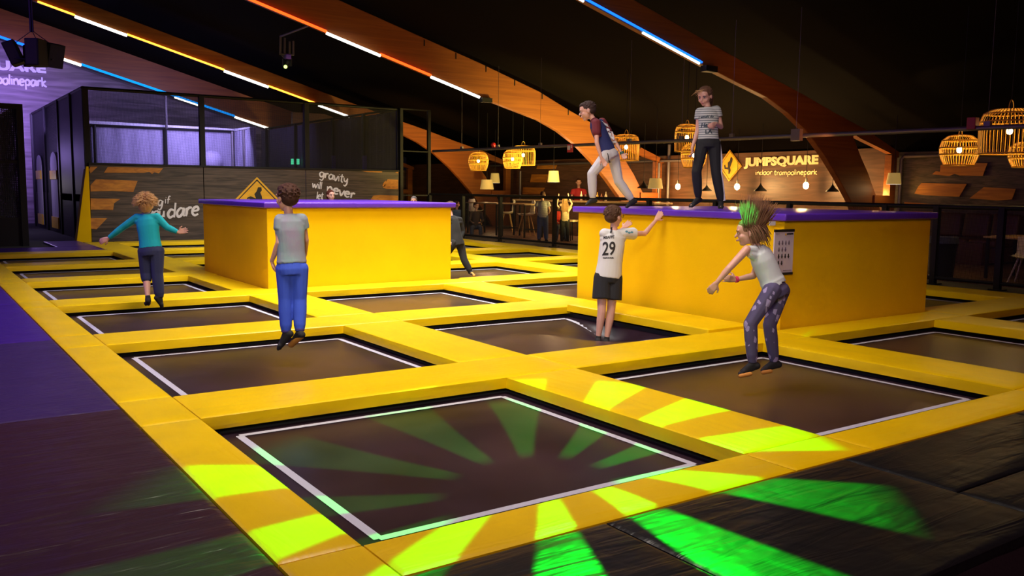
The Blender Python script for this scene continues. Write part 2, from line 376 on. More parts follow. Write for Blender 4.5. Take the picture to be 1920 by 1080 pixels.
# ------------------------------------------------------------------ glulam frames
def frame_poly(dp):
    low = [(-9.0, zb(-9)), (12.0, 4.02), (12.6, 3.86), (14.03, 3.50), (14.75, 3.21), (15.45, 2.83), (16.14, 2.31), (16.70, 1.80), (17.20, 1.29), (18.0, .3), (18.2, -.02)]
    leg = [(18.95, -.02), (18.6, .8), (18.26, 1.372), (17.83, 1.986), (17.54, 2.32), (17.18, 2.80)]
    top = [(17.7, 2.98), (16.4, 3.32 + dp * .15), (15.2, 3.663 + dp * .4), (14.0, 3.97 + dp * .85), (12.0, 4.52 + dp), (-9, zb(-9) + .5 + dp)]
    return low, leg, top
ords = ['nearest', 'second nearest', 'third nearest', 'farthest']
FY = [9.6, 17.9, 26.6, 35.0]
for i, (yc, dp) in enumerate(zip(FY, (0.0, .42, .0, .75))):
    t = thing('timber_frame', '%s curved glued timber roof frame, its straight rafter running up to the left' % ords[i].capitalize(), 'beam', (17, yc + .1, -.02), 'timber roof frames')
    low, leg, top = frame_poly(dp)
    b = MB(); P = low + leg + top; b.prism([(x, yc, z) for x, z in P], (0, .17, 0)); part(b, 'arch', M['beam'], t, bevel=.012, seg=1)
    # flat tail that runs on from the knee to an outer post, with a low tie
    b = MB(); b.prism([(x, yc + .03, z) for x, z in [(16.8, 3.05), (17.5, 2.77), (18.66, 2.49), (19.15, 2.36), (19.15, 2.50), (17.7, 2.99)]], (0, .16, 0)); part(b, 'tail', M['beam'], t)
    b = MB(); b.box(18.82, 19.06, yc + .02, yc + .2, -.02, 2.42); part(b, 'post', M['beam'], t)
    b = MB(); b.box(18.1, 18.95, yc - .05, yc - .001, 1.22, 1.42); part(b, 'tie', M['beam'], t)
    if i == 1:
        for k in range(9):
            x = 10.2 + k * .98; z = np.interp(x, [10.2, 12, 14, 15.2, 16.4, 17.7], [5.4, 4.94, 4.32, 3.83, 3.38, 2.98]); b = MB(); b.box(x, x + .03, yc - .012, yc, z - .17, z - .01)
            part(b, 'joist_hanger', M['black'], t, label='dark steel joist hanger at the top edge')

# LED strips and white tubes, segments given by pixel start/end on each rafter's front arris
def strip(i, segs, label):
    yc = FY[i] - .03
    pts = [p for s in segs for p in s[1:3]]
    a = at(*segs[0][1], Y, yc)
    t = thing('light_strip', label, 'lamp', tuple(a), 'light strips under the rafters')
    x0 = min(at(*p, Y, yc).x for p in pts); x1 = max(at(*p, Y, yc).x for p in pts)
    def zz(x): return zb(x) - .01
    b = MB(); b.tube([(x0, yc + .02, zz(x0) - .0), (x1, yc + .02, zz(x1) - .0)], .016, 6); part(b, 'rail', M['metal'], t)
    for kind, pa, pb, r, dz in segs:
        xa_, xb_ = at(*pa, Y, yc).x, at(*pb, Y, yc).x
        b = MB(); b.tube([(xa_, yc, zz(xa_) + dz), (xb_, yc, zz(xb_) + dz)], r, 8); part(b, 'tube', M[kind], t, label={'glowwhite': 'white tube', 'glowblue': 'blue strip', 'glowcyan': 'cyan strip', 'glowred': 'red strip', 'glowamber': 'amber strip'}[kind])
    b = MB(); b.box(x1 + .05, x1 + .38, yc - .08, yc + .08, zz(x1 + .2) - .09, zz(x1 + .2) + .03); part(b, 'connector_box', M['black'], t)
strip(0, [('glowblue', (1085, 0), (1316, 120), .022, .03), ('glowwhite', (1050, -20), (1094, 3), .024, -.03), ('glowwhite', (1205, 64), (1311, 121), .024, -.02)], 'Blue light strip with a white tube under the rafter nearest the camera')
strip(1, [('glowred', (430, -14), (612, 60), .034, .02), ('glowwhite', (612, 61), (713, 103), .038, -.02), ('glowred', (713, 103), (808, 141), .034, .02), ('glowwhite', (808, 140), (899, 178), .038, -.02)], 'Red light strip with two white tubes under the second nearest rafter')
strip(2, [('glowamber', (70, -8), (140, 22), .03, .02), ('glowwhite', (140, 22), (238, 61), .045, -.02), ('glowamber', (238, 61), (420, 127), .03, .02), ('glowwhite', (420, 127), (503, 158), .045, -.02), ('glowamber', (503, 158), (592, 187), .03, .02), ('glowwhite', (597, 188), (655, 210), .04, -.02)], 'Amber light strip with white tubes under the third rafter')
strip(3, [('glowblue', (-30, 48), (58, 80), .045, .02), ('glowwhite', (82, 90), (152, 117), .055, -.02), ('glowcyan', (152, 117), (305, 168), .045, .02), ('glowwhite', (327, 176), (375, 191), .04, -.04), ('glowcyan', (305, 168), (440, 213), .045, .02), ('glowwhite', (440, 213), (503, 233), .05, -.02)], 'Cyan and blue light strip running down the far gable wall')
for xx in (9.0, 11.0): pass

# ------------------------------------------------------------------ trampoline court
rown = ['first', 'second', 'third', 'fourth', 'fifth', 'sixth', 'seventh']
coln = ['leftmost', 'second', 'third', 'rightmost']
boxcells = {(1, 3), (2, 1)}
def bulge(mb_v, x0, x1, y0, y1): pass
def pad_mesh(x0, x1, y0, y1, cell=None, th=.09, puff=.007, seed=0):
    """foam pad: flat cushion with softly rounded, slightly leaning sides"""
    rnd = random.Random(seed); b = MB(); nx = max(3, int((x1 - x0) / .12)); ny = max(3, int((y1 - y0) / .12)); g = .004
    x0 += g; x1 -= g; y0 += g; y1 -= g
    ph = [rnd.uniform(0, 6.28) for _ in range(4)]
    def top(u, v):
        ex = min(u, 1 - u) * (x1 - x0); ey = min(v, 1 - v) * (y1 - y0); e = min(ex, ey)
        r = 1 - max(0, 1 - e / .03) ** 2
        return -.008 * (1 - r) + puff * math.sin(math.pi * u) ** .5 * math.sin(math.pi * v) ** .5 * (.6 + .4 * math.sin(3 * (u * (x1 - x0)) + ph[0]) * math.sin(3 * v * (y1 - y0) + ph[1]))
    us = [0, .012 / (x1 - x0), .03 / (x1 - x0)] + [(.03 + (x1 - x0 - .06) * k / nx) / (x1 - x0) for k in range(1, nx)] + [1 - .03 / (x1 - x0), 1 - .012 / (x1 - x0), 1]
    vs_ = [0, .012 / (y1 - y0), .03 / (y1 - y0)] + [(.03 + (y1 - y0 - .06) * k / ny) / (y1 - y0) for k in range(1, ny)] + [1 - .03 / (y1 - y0), 1 - .012 / (y1 - y0), 1]
    NU, NV = len(us), len(vs_); V = []; Fc = []
    for v in vs_:
        for u in us: V.append((x0 + u * (x1 - x0), y0 + v * (y1 - y0), top(u, v)))
    for j in range(NV - 1):
        for i in range(NU - 1): a = j * NU + i; Fc.append((a, a + 1, a + NU + 1, a + NU))
    ring = [i for i in range(NU)] + [j * NU + NU - 1 for j in range(1, NV)] + [(NV - 1) * NU + i for i in range(NU - 2, -1, -1)] + [j * NU for j in range(NV - 2, 0, -1)]
    n0 = len(V); lean = .008
    for k, idx in enumerate(ring):
        x, y, z = V[idx]; dx = -1 if abs(x - x0) < 1e-6 else (1 if abs(x - x1) < 1e-6 else 0); dy = -1 if abs(y - y0) < 1e-6 else (1 if abs(y - y1) < 1e-6 else 0)
        wv = .006 * math.sin(9 * (x + y) + ph[2])
        V.append((x + dx * (lean * .6 + wv * .5), y + dy * (lean * .6 + wv * .5), -.05))
    n1 = len(V)
    for k, idx in enumerate(ring):
        x, y, z = V[idx]; dx = -1 if abs(x - x0) < 1e-6 else (1 if abs(x - x1) < 1e-6 else 0); dy = -1 if abs(y - y0) < 1e-6 else (1 if abs(y - y1) < 1e-6 else 0)
        V.append((x + dx * lean * .5, y + dy * lean * .5, -th))
    m = len(ring)
    for k in range(m):
        k2 = (k + 1) % m; Fc.append((ring[k2], ring[k], n0 + k, n0 + k2)); Fc.append((n0 + k2, n0 + k, n1 + k, n1 + k2))
    Fc.append(tuple(n1 + k for k in range(m)))
    b.v = V; b.f = Fc; return b
sd = [0]
def pad(x0, x1, y0, y1, label, lengthy=True, group='yellow edge pads of the trampoline court', zoff=0):
    sd[0] += 1; mb = pad_mesh(x0, x1, y0, y1, seed=sd[0])
    o = mb.build('edge_pad', M['pad'] if lengthy else M['padx'], None, True, ((x0 + x1) / 2, (y0 + y1) / 2, 0)); o.location.z = zoff
    return tag(o, label, 'pad', group)
SAG = (1, 1, 5.22, 4.45, .17)
for i in range(4):
    for j in range(7):
        if (i == 0 and j > 5) or (i, j) in boxcells: continue
        x0, y0 = PX * i, PY * j; cx, cy = x0 + OX / 2, y0 + OY / 2
        t = thing('trampoline', 'Black square trampoline bed, %s from the front in the %s column' % (rown[j], coln[i]), 'trampoline', (cx, cy, -.46), 'trampolines of the court')
        m = .05; zbd = -.135
        if (i, j) == SAG[:2]:
            b = MB(); n = 30
            def sz(x, y):
                e = min(1, min(x - x0 + m, x0 + OX + m - x, y - y0 + m, y0 + OY + m - y) / .12)
                return zbd - SAG[4] * math.exp(-((x - SAG[2]) ** 2 + (y - SAG[3]) ** 2) / .30) * max(0, e)
            V = [(x0 - m + (OX + 2 * m) * a / n, y0 - m + (OY + 2 * m) * c / n) for c in range(n + 1) for a in range(n + 1)]
            b.add([(x, y, sz(x, y)) for x, y in V], [(c * (n + 1) + a, c * (n + 1) + a + 1, (c + 1) * (n + 1) + a + 1, (c + 1) * (n + 1) + a) for c in range(n) for a in range(n)])
            bed = part(b, 'bed', M['bed'], t, True)
        else:
            sz = lambda x, y: zbd
            b = MB(); b.box(x0 - m, x0 + OX + m, y0 - m, y0 + OY + m, zbd - .008, zbd); bed = part(b, 'bed', M['bed'], t)
        lx0, lx1, ly0, ly1 = x0 + .22, x0 + 2.25, y0 + .30, y0 + 2.30; lw = .025
        b = MB()
        def lin(ax, ay, bx, by, wx, wy):
            n = 24
            for k in range(n):
                A = (ax + (bx - ax) * k / n, ay + (by - ay) * k / n); B = (ax + (bx - ax) * (k + 1) / n, ay + (by - ay) * (k + 1) / n)
                q = [(A[0] - wx, A[1] - wy), (B[0] - wx, B[1] - wy), (B[0] + wx, B[1] + wy), (A[0] + wx, A[1] + wy)]
                b.add([(x, y, sz(x, y) + (.003 if wx else .0045)) for x, y in q], [(0, 1, 2, 3)])
        lin(lx0, ly0, lx0, ly1, lw, 0); lin(lx1, ly0, lx1, ly1, lw, 0); lin(lx0, ly0, lx1, ly0, 0, lw); lin(lx0, ly1, lx1, ly1, 0, lw)
        part(b, 'edge_line', M['line'], bed, label='white webbing line sewn round the bed')
        b = MB(); o_ = .34; e = .052
        for (a0, a1, c0, c1) in ((x0 - o_, x0 - e, y0 - o_, y0 + OY + .33), (x0 + OX + e, x0 + OX + .34, y0 - o_, y0 + OY + .33), (x0 - e, x0 + OX + e, y0 - o_, y0 - e), (x0 - e, x0 + OX + e, y0 + OY + e, y0 + OY + .33)):
            b.box(a0, a1, c0, c1, -.46, -.09)
        part(b, 'frame', M['skirt'], t)
FYE = PY * 7 - .705 + .0
for i in range(4):
    for j in range(7):
        x0, y0 = PX * i, PY * j
        # cushion across, at the far side of each bed
        if not (i == 0 and j > 5):
            if (i, j) == (2, 0): pad(x0 + 0.0, x0 + PX, y0 + OY, y0 + OY + .455, 'Yellow pad lying along the front foot of the box with the poster', False)
            elif (i, j + 1) == (1, 3): pad(x0, x0 + PX, y0 + OY, 9.11, 'Yellow pad lying along the front foot of the box behind the boy in blue trousers', False)
            elif (i, j) in boxcells: pass
            elif j < 6 and not (i == 0 and j == 5):
                pad(x0, x0 + PX, y0 + OY, y0 + PY, 'Yellow cross pad between %s and %s trampolines of the %s column' % (rown[j], rown[j + 1], coln[i]), False)
            else: pad(x0, x0 + PX, y0 + OY, y0 + PY, 'Yellow pad closing the far end of the %s column of trampolines' % coln[i], False)
        # cushion running away from the camera, right of each bed
        if i < 3 and not (i == 0 and j > 5):
            x1 = x0 + PX
            if (i, j) == (0, 3): x1 = 2.79
            if (i, j) == (1, 3) or (i, j) == (2, 1): continue
            pad(x0 + OX, x1, y0, y0 + OY, 'Yellow lengthwise pad right of the %s trampoline in the %s column' % (rown[j], coln[i]), zoff=.03 if (i, j) == (1, 1) else 0)
# outer border cushions
wb = .358
def border(ax, lo, hi, cell, op, fix0, fix1, nm):
    k = 0
    while True:
        a, c = k * cell, k * cell + op
        if a >= hi: break
        for q, (s, e) in enumerate(((a, c), (c, (k + 1) * cell))):
            if s >= hi - .05: break
            e = min(e, hi); lab = 'Yellow border pad on the %s edge, %s %s trampoline' % (nm, ('beside the', 'just past the')[q], rown[k] if k < 7 else 'last')
            if ax == 'y': pad(fix0, fix1, s, e, lab)
            else: pad(s, e, fix0, fix1, lab, False)
        k += 1
border('y', 0, 18.45, PY, OY, -wb, 0, 'left')
border('x', 0, 12.2, PX, OX, -.352, 0, 'front')
pad(-wb, 0, -.352, 0, 'Small yellow corner pad where left and front borders of the court meet')
for j in range(7): pad(3 * PX + OX, 12.2, PY * j, PY * j + OY, 'Yellow border pad along the fence, beside the %s trampoline' % rown[j])
pad(2.33, 3.03, 18.48, 21.5, 'Yellow border pad in front of the left end of the graffiti board')

# ------------------------------------------------------------------ the two big boxes
def bigbox(x0, x1, y0, y1, label, kind):
    t = thing('jump_box', label, 'box', ((x0 + x1) / 2, (y0 + y1) / 2, -.09), 'big yellow boxes')
    b = MB(); b.box(x0 + .27, x1 - .27, y0 + .30, y1 - .8, -.46, -.095); part(b, 'plinth', M['skirt'], t)
    b = MB(); b.box(x0, x1, y0, y1, -.09, 1.155); part(b, 'body', M['boxfelt'], t, bevel=.012)
    b = MB(); b.box(x0 - .06, x1 + .06, y0 - .06, y1 + .06, 1.156, 1.235); part(b, 'top_pad', M['purple'], t, True, .018, 3, label='purple vinyl pad')
    return t
bigbox(2.80, 5.84, 9.12, 12.34, 'Big yellow felt box with purple padded top, no one standing on it', 0)
bigbox(6.20, 9.00, 2.84, 6.30, 'Big yellow felt box with purple padded top, two children standing on it', 1)
# poster on box 2
Yp = 2.84 - .012
t = thing('poster', 'White poster with rows of small figures fixed to the yellow box', 'poster', tuple(at(1470, 470, Y, Yp)))
a = at(1453, 433, Y, Yp); c = at(1489, 433, Y, Yp); e = at(1486, 512, Y, Yp)
b = MB(); b.box(a.x, c.x, Yp, Yp + .012, e.z, a.z); sheet = part(b, 'sheet', M['paper'], t)
b = MB(); b.box(a.x - .003, c.x + .003, Yp - .006, Yp + .01, a.z - .012, a.z + .014); part(b, 'rail', M['ink'], t, label='dark clamp rail')
b = MB(); b.box(a.x - .003, c.x + .003, Yp - .006, Yp + .01, e.z - .014, e.z + .012); part(b, 'rail', M['ink'], t, label='dark clamp rail')
W_, H_ = c.x - a.x, a.z - e.z
GREY = mat('grey_print', (.16, .12, .18), .6)
for r, n in enumerate((4, 3, 4, 2)):
    for k in range(n):
        x = a.x + W_ * (.24 + .17 * k); z = a.z - H_ * (.25 + .155 * r); b = MB()
        b.ell((x, Yp - .002, z), (.009, .004, .011), nu=8, nv=6); b.box(x - .007, x + .007, Yp - .004, Yp, z - .036, z - .005); b.box(x - .015, x + .015, Yp - .004, Yp, z - .020, z - .015)
        part(b, 'pictogram', GREY if r < 2 else M['ink'], sheet)
for (u0, u1, zz_) in ((.06, .24, a.z - .075 * H_), (.5, .93, e.z + .07 * H_)):
    b = MB(); b.box(a.x + W_ * u0, a.x + W_ * u1, Yp - .004, Yp, zz_, zz_ + .005); part(b, 'caption_line', GREY, sheet)
b = MB(); put_text(b, 'JUMPSQUARE', (a.x + W_ * .62, Yp - .003, a.z - .10 * H_), (1, 0, 0), (0, 0, 1), W_ * .32, .018, .03); part(b, 'heading', M['ink'], sheet)
b = MB(); x = a.x + W_ * .56; z = a.z - .088 * H_; b.prism([(x - .012, Yp - .005, z), (x, Yp - .005, z - .014), (x + .012, Yp - .005, z), (x, Yp - .005, z + .014)], (0, .005, 0)); part(b, 'logo', M['signyellow'], sheet, label='small orange diamond')
pt = at(1449, 417, Y, 2.84 - .006)
b = MB(); b.box(pt.x - .05, pt.x + .045, 2.834, 2.8399, 1.112, 1.1555); tag(b.build('sticker', M['white']), 'Small white sticker under the purple edge above the poster', 'sticker')

# ------------------------------------------------------------------ floor mats outside the court
def floor_mat(x0, x1, y0, y1, m, label, name='floor_mat'):
    sd[0] += 1; b = pad_mesh(x0, x1, y0, y1, th=.05, puff=.007, seed=sd[0]); o = b.build(name, m, None, True, ((x0 + x1) / 2, (y0 + y1) / 2, 0))
    return tag(o, label, 'mat', 'vinyl floor mats round the court')
yy = [-1.46, -.36, 2.9, 6.0, 9.0, 12.0, 15.0, 18.4]
for k in range(7):
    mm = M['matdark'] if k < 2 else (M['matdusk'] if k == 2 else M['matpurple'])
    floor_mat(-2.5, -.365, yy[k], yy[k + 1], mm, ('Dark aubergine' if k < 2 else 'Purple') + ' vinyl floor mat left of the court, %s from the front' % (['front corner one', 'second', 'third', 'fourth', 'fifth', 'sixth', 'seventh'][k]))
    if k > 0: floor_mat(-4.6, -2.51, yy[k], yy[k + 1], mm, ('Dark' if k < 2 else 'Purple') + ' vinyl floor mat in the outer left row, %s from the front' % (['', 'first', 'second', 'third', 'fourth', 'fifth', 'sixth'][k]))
fx = [-.36, 1.0, 2.72, 4.6, 7.0, 9.6, 12.2]
for k in range(6):
    floor_mat(fx[k], fx[k + 1], -1.0 if k > 1 else -1.46, -.36, M['matblack'], 'Black vinyl floor mat before the front border, %s from the left' % rown[k])
    if k > 1: floor_mat(fx[k], fx[k + 1], -1.46, -1.005, M['matblack'], 'Narrow black mat at the outer edge of the front deck, %s from the left' % rown[k - 2])
floor_mat(-.36, 2.29, 18.46, 19.9, M['matpurple'], 'Purple mat behind the far end of the leftmost column')
floor_mat(1.5, 2.32, 19.92, 22.3, M['matpurple'], 'Purple mat at the foot of the black net cage')
# ------------------------------------------------------------------ net cage with the graffiti board
CY = 22.4
def cp(x, y, yy=CY): return at(x, y, Y, yy)
A = cp(166, 310); Bq = cp(748, 321)
bx0, bx1, bz = A.x, Bq.x, (A.z + Bq.z) / 2
t = thing('graffiti_board', 'Long dark plank-print board with white brush writing and orange slashes below the net cage', 'board', ((bx0 + bx1) / 2, CY, -.05))
cuts = [bx0, cp(383, 380).x, cp(574, 380).x, bx1]
for k in range(3):
    b = MB(); b.box(cuts[k] + .008, cuts[k + 1] - .008, CY, CY + .08, -.05, bz); part(b, 'panel', M['panel'], t, bevel=.006, seg=1)
b = MB(); b.box(bx0, bx1, CY - .03, CY + .11, bz, bz + .05); part(b, 'top_rail', M['black'], t)
FR = CY - .012
def poly(mb, pts, yy=FR, d=.012): mb.prism([tuple(cp(x, y, yy)) for x, y in pts], (0, d, 0))
SL = [[(170, 325), (183, 312.5), (170, 312.5), (167, 318)], [(195, 324), (202, 313), (306, 315), (298, 325), (290, 323), (285, 326), (280, 322), (270, 324)],
      [(170, 359), (170, 347), (180, 336), (258, 339), (250, 360), (210, 358)], [(170, 393), (170, 372), (226, 373), (214, 381), (212, 394), (195, 393)], [(170, 429), (170, 409), (201, 409), (181, 430)],
      [(671, 319.5), (717, 321), (716, 323.5), (690, 322.5)], [(741, 324), (744, 321.5), (747, 321.5), (747, 325)],
      [(718, 352), (727, 336), (746.5, 337), (746.5, 355), (725, 354)], [(719, 343), (724, 338), (722, 350), (717, 349)], [(693, 378), (700, 367), (712, 365.5), (746.5, 367), (746.5, 378)]]
for q in SL: b = MB(); poly(b, q); part(b, 'slash', M['slash'], t, label='orange wood-print slash')
b = MB(); poly(b, [(482, 332), (540, 391), (482, 452), (424, 391)], FR); part(b, 'diamond', M['signyellow'], t, label='orange diamond sign')
b = MB()
for q in ([(482, 336), (534, 391), (532, 391), (482, 339)], [(482, 336), (482, 339), (432, 391), (430, 391)]): poly(b, q, FR - .006, .01)
# jumping figure of the sign
poly(b, [(484, 351), (490, 351), (491, 357), (488, 361), (491, 368), (492, 376), (489, 400), (484, 400), (484, 380), (476, 379), (467, 372), (464, 374), (463, 371), (470, 368), (480, 372), (477, 364), (481, 359)], FR - .006, .01)
part(b, 'figure', M['ink'], t, label='black frame line and leaping figure')
def write(mb, s, x0, y0, x1, y1, xh, th=.13, yy=CY - .015, bold=None):
    o = cp(x0, y0, yy); e = cp(x1, y1, yy); r = e - o; brush(mb, s, o, r, Vector((0, 0, 1)) + Vector((.12, 0, 0)), r.length, xh, th)
for args in (('gravity', 598, 331, 652, 344, .15, .15), ('will', 585, 351, 603.5, 355, .13, .15), ('never', 612, 359, 665, 373, .165, .17), ('let', 593, 373, 606, 374, .13, .14),
             ('flying', 262, 383, 305, 387, .16, .13), ('if', 308, 381.5, 319, 381, .12, .13), ('you', 277, 407, 308, 407, .17, .16), ('dare', 313, 409, 373, 403, .24, .14)):
    b = MB(); write(b, *args); part(b, 'brush_word', M['white'], t, label='white brush-written word')
# cage frame and nets
CT = 3.98
t = thing('net_cage', 'Tall black net cage standing behind the graffiti board at the far end', 'cage', (7, CY + .2, -.05))
def post(px, lab='post', yy=CY + .12, r=.05, zt=CT, X_=None):
    x = cp(px, 300, yy).x if X_ is None else X_; b = MB(); b.box(x - r, x + r, yy - r, yy + r, -.05, zt); part(b, lab, M['black'], t)
for px in (164, 380, 575, 747): post(px, r=.07 if px != 747 else .06)
b = MB(); b.tube([(bx0 - .05, CY + .12, CT), (bx1 + .05, CY + .12, CT)], .045, 8); part(b, 'top_rail', M['black'], t)
b = MB(); b.box(bx0, bx1, CY + .14, CY + .145, bz, CT); part(b, 'front_net', M['net'], t)
sx = bx0 - .05
ys = [CY + .1] + [at(px, 250, X, sx).y for px in (136, 112, 86, 62)] 
b = MB(); b.tube([(sx, CY + .12, CT), (sx, ys[-1], CT)], .05, 8); part(b, 'top_rail', M['black'], t)
for k in range(4):
    b = MB(); b.box(sx - .012, sx + .0, ys[k] + .02, ys[k + 1] - .02, -.05, CT - .03); part(b, 'side_net', M['netdark'], t)
    b = MB(); b.box(sx - .07, sx + .07, ys[k + 1] - .09, ys[k + 1] + .09, -.05, CT); part(b, 'post', M['black'], t)
b = MB(); b.box(sx - .03, sx - .015, ys[0], ys[-1], -.05, 1.2); b.box(sx - .03, sx - .015, ys[0], ys[2], 1.0, CT - .05); part(b, 'side_board', M['black'], t)
b = MB()
for k in range(5): b.tube([(bx1, CY + 2.5 * k + .1, CT), (bx1, CY + 2.5 * k + 2.5, CT)], .04, 6)
part(b, 'far_top_rail', M['black'], t)
for px in (503, 557, 573, 627, 685):
    q = at(px, 300, X, bx1 + .02); b = MB(); b.box(bx1 - .08, bx1 + .0, q.y - .06, q.y + .06, -.05, CT); part(b, 'post', M['black'], t)
b = MB(); n = 120
V = []; 
for k in range(n + 1):
    y = CY + .2 + (13.0) * k / n; V += [(bx1 + .06 + .03 * math.sin(k * 1.3) + .02 * math.sin(k * .47), y, -.05), (bx1 + .06 + .03 * math.sin(k * 1.3 + .4), y, CT - .05)]
b.add(V, [(2 * k, 2 * k + 2, 2 * k + 3, 2 * k + 1) for k in range(n)]); part(b, 'curtain', M['curtain'], t, True)
for px in (627, 685):
    q = at(px, 300, X, bx1 - .1); b = MB(); b.box(bx1 - .2, bx1 - .1, q.y - .12, q.y + .02, .8, at(px, 292, X, bx1 - .1).z); part(b, 'post_padding', M['purple'], t, label='purple padding round the post')
for k, px in enumerate((548, 559)):
    q = at(px, 303, X, bx1 - .12); b = MB(); b.box(bx1 - .14, bx1 - .10, q.y - .1, q.y + .1, q.z - .11, q.z + .11)
    tag(b.build('exit_light', emis('green_light', (.1, .9, .45), 1.2)), 'Small green glowing light inside the net cage, %s of two' % ('left', 'right')[k], 'light', 'green lights in the cage')
# inner cloth arena
t = thing('cloth_arena', 'Pale cloth-walled play arena glowing violet inside the net cage', 'enclosure', (6, 31, -.05))
IY = 31.0
def wallc(p0, p1, zt, nm='cloth_wall', m='cloth', amp=.03, zb_=-.05):
    b = MB(); n = 60; p0 = Vector(p0); p1 = Vector(p1); d = (p1 - p0); nn = Vector((-d.y, d.x)).normalized(); V = []
    for k in range(n + 1):
        q = p0 + d * k / n; o = amp * math.sin(k * .9) + amp * .6 * math.sin(k * .37)
        V += [(q.x + nn.x * o, q.y + nn.y * o, zb_), (q.x + nn.x * o * .3, q.y + nn.y * o * .3, zt)]
    b.add(V, [(2 * k, 2 * k + 2, 2 * k + 3, 2 * k + 1) for k in range(n)]); part(b, nm, M[m], t, True)
ax0, ax1 = cp(168, 260, IY).x, cp(437, 260, IY).x; az = cp(300, 241, IY).z
wallc((ax0, IY), (ax1, IY), az); e1 = cp(480, 245, 28.0)
wallc((ax1, IY), (e1.x, 28.0), az + .0)
b = MB(); b.add([(ax0, IY, az + .02), (ax1, IY, az + .02), (e1.x, 28.0, az + .02), (e1.x, 28.0, az + .05), (ax1, IY, az + .12), (ax0, IY, az + .16)], [(0, 1, 4, 5), (1, 2, 3, 4)]); part(b, 'top_hem', M['white'], t)
for px in (178, 311, 436, 458):
    q = cp(px, 270, IY - .12 if px < 450 else 29.4); b = MB(); b.tube([(q.x, q.y, -.05), (q.x, q.y, az)], .06, 8); part(b, 'post', M['black'] if px < 400 else M['metal'], t)
b = MB(); b.tube([(ax0, IY - .1, az), (ax1, IY - .1, az)], .05, 8); part(b, 'rail', M['black'], t)
q = cp(311, 200, IY - .2); b = MB(); b.tube([(q.x, q.y, az), (q.x, q.y, cp(310, 180, IY - .2).z)], .05, 8); part(b, 'upper_post', M['metal'], t, label='pale upright above the arena wall')
b = MB(); q = cp(397, 303, IY - .5); b.ell(q, (.42, .35, .42)); tag(b.build('beanbag', M['cloth'], None, True), 'Pale rounded bag lying against the cloth wall in the cage', 'bag')

# net gate slits at the left of the cage, padded posts seen through them
for k, (x0, x1, y0) in enumerate(((70, 79, 291), (96, 108, 285))):
    q0 = at(x0, 350, X, sx - .09); q1 = at(x1, 350, X, sx - .09); zt = at(x0, y0, X, sx - .09).z; ya, yb = q1.y, q0.y
    t = thing('net_gate', '%s narrow arched gate opening with yellow pad in the black cage side' % ('Left', 'Right')[k], 'gate', (sx - .09, (ya + yb) / 2, -.05), 'gate openings')
    b = MB(); P = [(sx - .09, ya, .1), (sx - .09, yb, .1), (sx - .09, yb, zt - .35)] + [(sx - .09, yb + (ya - yb) * (.5 - .5 * math.cos(math.pi * s / 6)), zt - .35 + .35 * math.sin(math.pi * s / 6)) for s in range(1, 6)] + [(sx - .09, ya, zt - .35)]
    b.prism(P, (.02, 0, 0)); part(b, 'screen', M['cloth'], t)
    z1, z0 = at(x0, 320, X, sx - .1).z, at(x0, 336, X, sx - .1).z
    b = MB(); b.box(sx - .12, sx - .09, ya, yb, z0, z1); part(b, 'pad', M['pad'], t, label='yellow pad')
    b = MB(); b.box(sx - .12, sx - .09, ya, yb, .1, .45); part(b, 'pad', M['pad'], t, label='yellow pad')
# yellow fin at the left end of the board
b = MB(); q0 = cp(143, 447, CY - .05); q1 = cp(166, 312, CY - .05); b.prism([(q0.x, CY - .06, -.05), (q1.x, CY - .06, -.05), (q1.x, CY - .06, q1.z), (q1.x - .06, CY - .06, q1.z)], (0, .35, 0))
tag(b.build('padded_fin', M['boxfelt'], None, False, (q0.x, CY, -.05), .01), 'Tall narrow yellow wedge at the left end of the graffiti board', 'wedge')
# black cage at the far left
t = thing('black_cage', 'Black cage on a dark platform at the far left edge', 'cage', (-1, 22, -.05))
lx, ly, lz = 1.0, 21.3, at(49, 196, Y, 21.3).z
b = MB(); b.box(-7, lx, ly, 30, -.05, at(50, 408, Y, ly).z); part(b, 'platform', M['black'], t)
b = MB(); pz = at(50, 408, Y, ly).z; b.add([(-7, ly + .15, pz), (lx - .35, ly + .15, pz), (-1.2, 30, pz + .45), (-7, 30, pz + .5)], [(0, 1, 2, 3)]); part(b, 'ramp_top', M['boxfelt'], t, label='orange sloping top')
b = MB(); b.box(lx - .07, lx + .07, ly - .07, ly + .07, -.05, lz); b.box(-7, lx, ly - .06, ly + .06, lz - .12, lz); b.box(lx - .06, lx + .06, ly, 31, lz - .1, lz); b.box(-7, lx, ly - .03, ly + .03, 1.95, 2.02); part(b, 'frame', M['black'], t)
b = MB(); b.box(lx - .02, lx, ly, 31, pz, lz - .1); part(b, 'side_net', M['netdark'], t)
b = MB(); b.box(-7, lx, ly + .03, ly + .035, pz, lz); part(b, 'front_net', M['netdark'], t)
# door frame right of the cage
t = thing('entrance_frame', 'Black tubular entrance frame right of the net cage', 'frame', (12, CY, -.05))
q0, q1 = cp(752, 300), cp(804, 300); zt = cp(780, 205).z
for q in (q0, q1):
    b = MB(); b.box(q.x - .05, q.x + .05, CY - .05, CY + .05, -.05, zt); part(b, 'post', M['black'], t)
for zz_ in (zt, cp(780, 283).z, cp(780, 365).z):
    b = MB(); b.box(q0.x, q1.x, CY - .03, CY + .03, zz_ - .04, zz_); part(b, 'crossbar', M['black'], t)
b = MB(); b.box(q0.x + .05, q1.x - .05, 26.0, 26.1, -.05, at(780, 298, Y, 26).z); part(b, 'dark_door', M['curtain'], t)
b = MB(); b.box(12.3, 16.0, 33.0, 33.2, -.05, 4.6); struct(b.build('trim_6', M['brownwall']))

# ------------------------------------------------------------------ signs
def sign(yy_or_x, ax, px, sc_, mat_key, label): pass
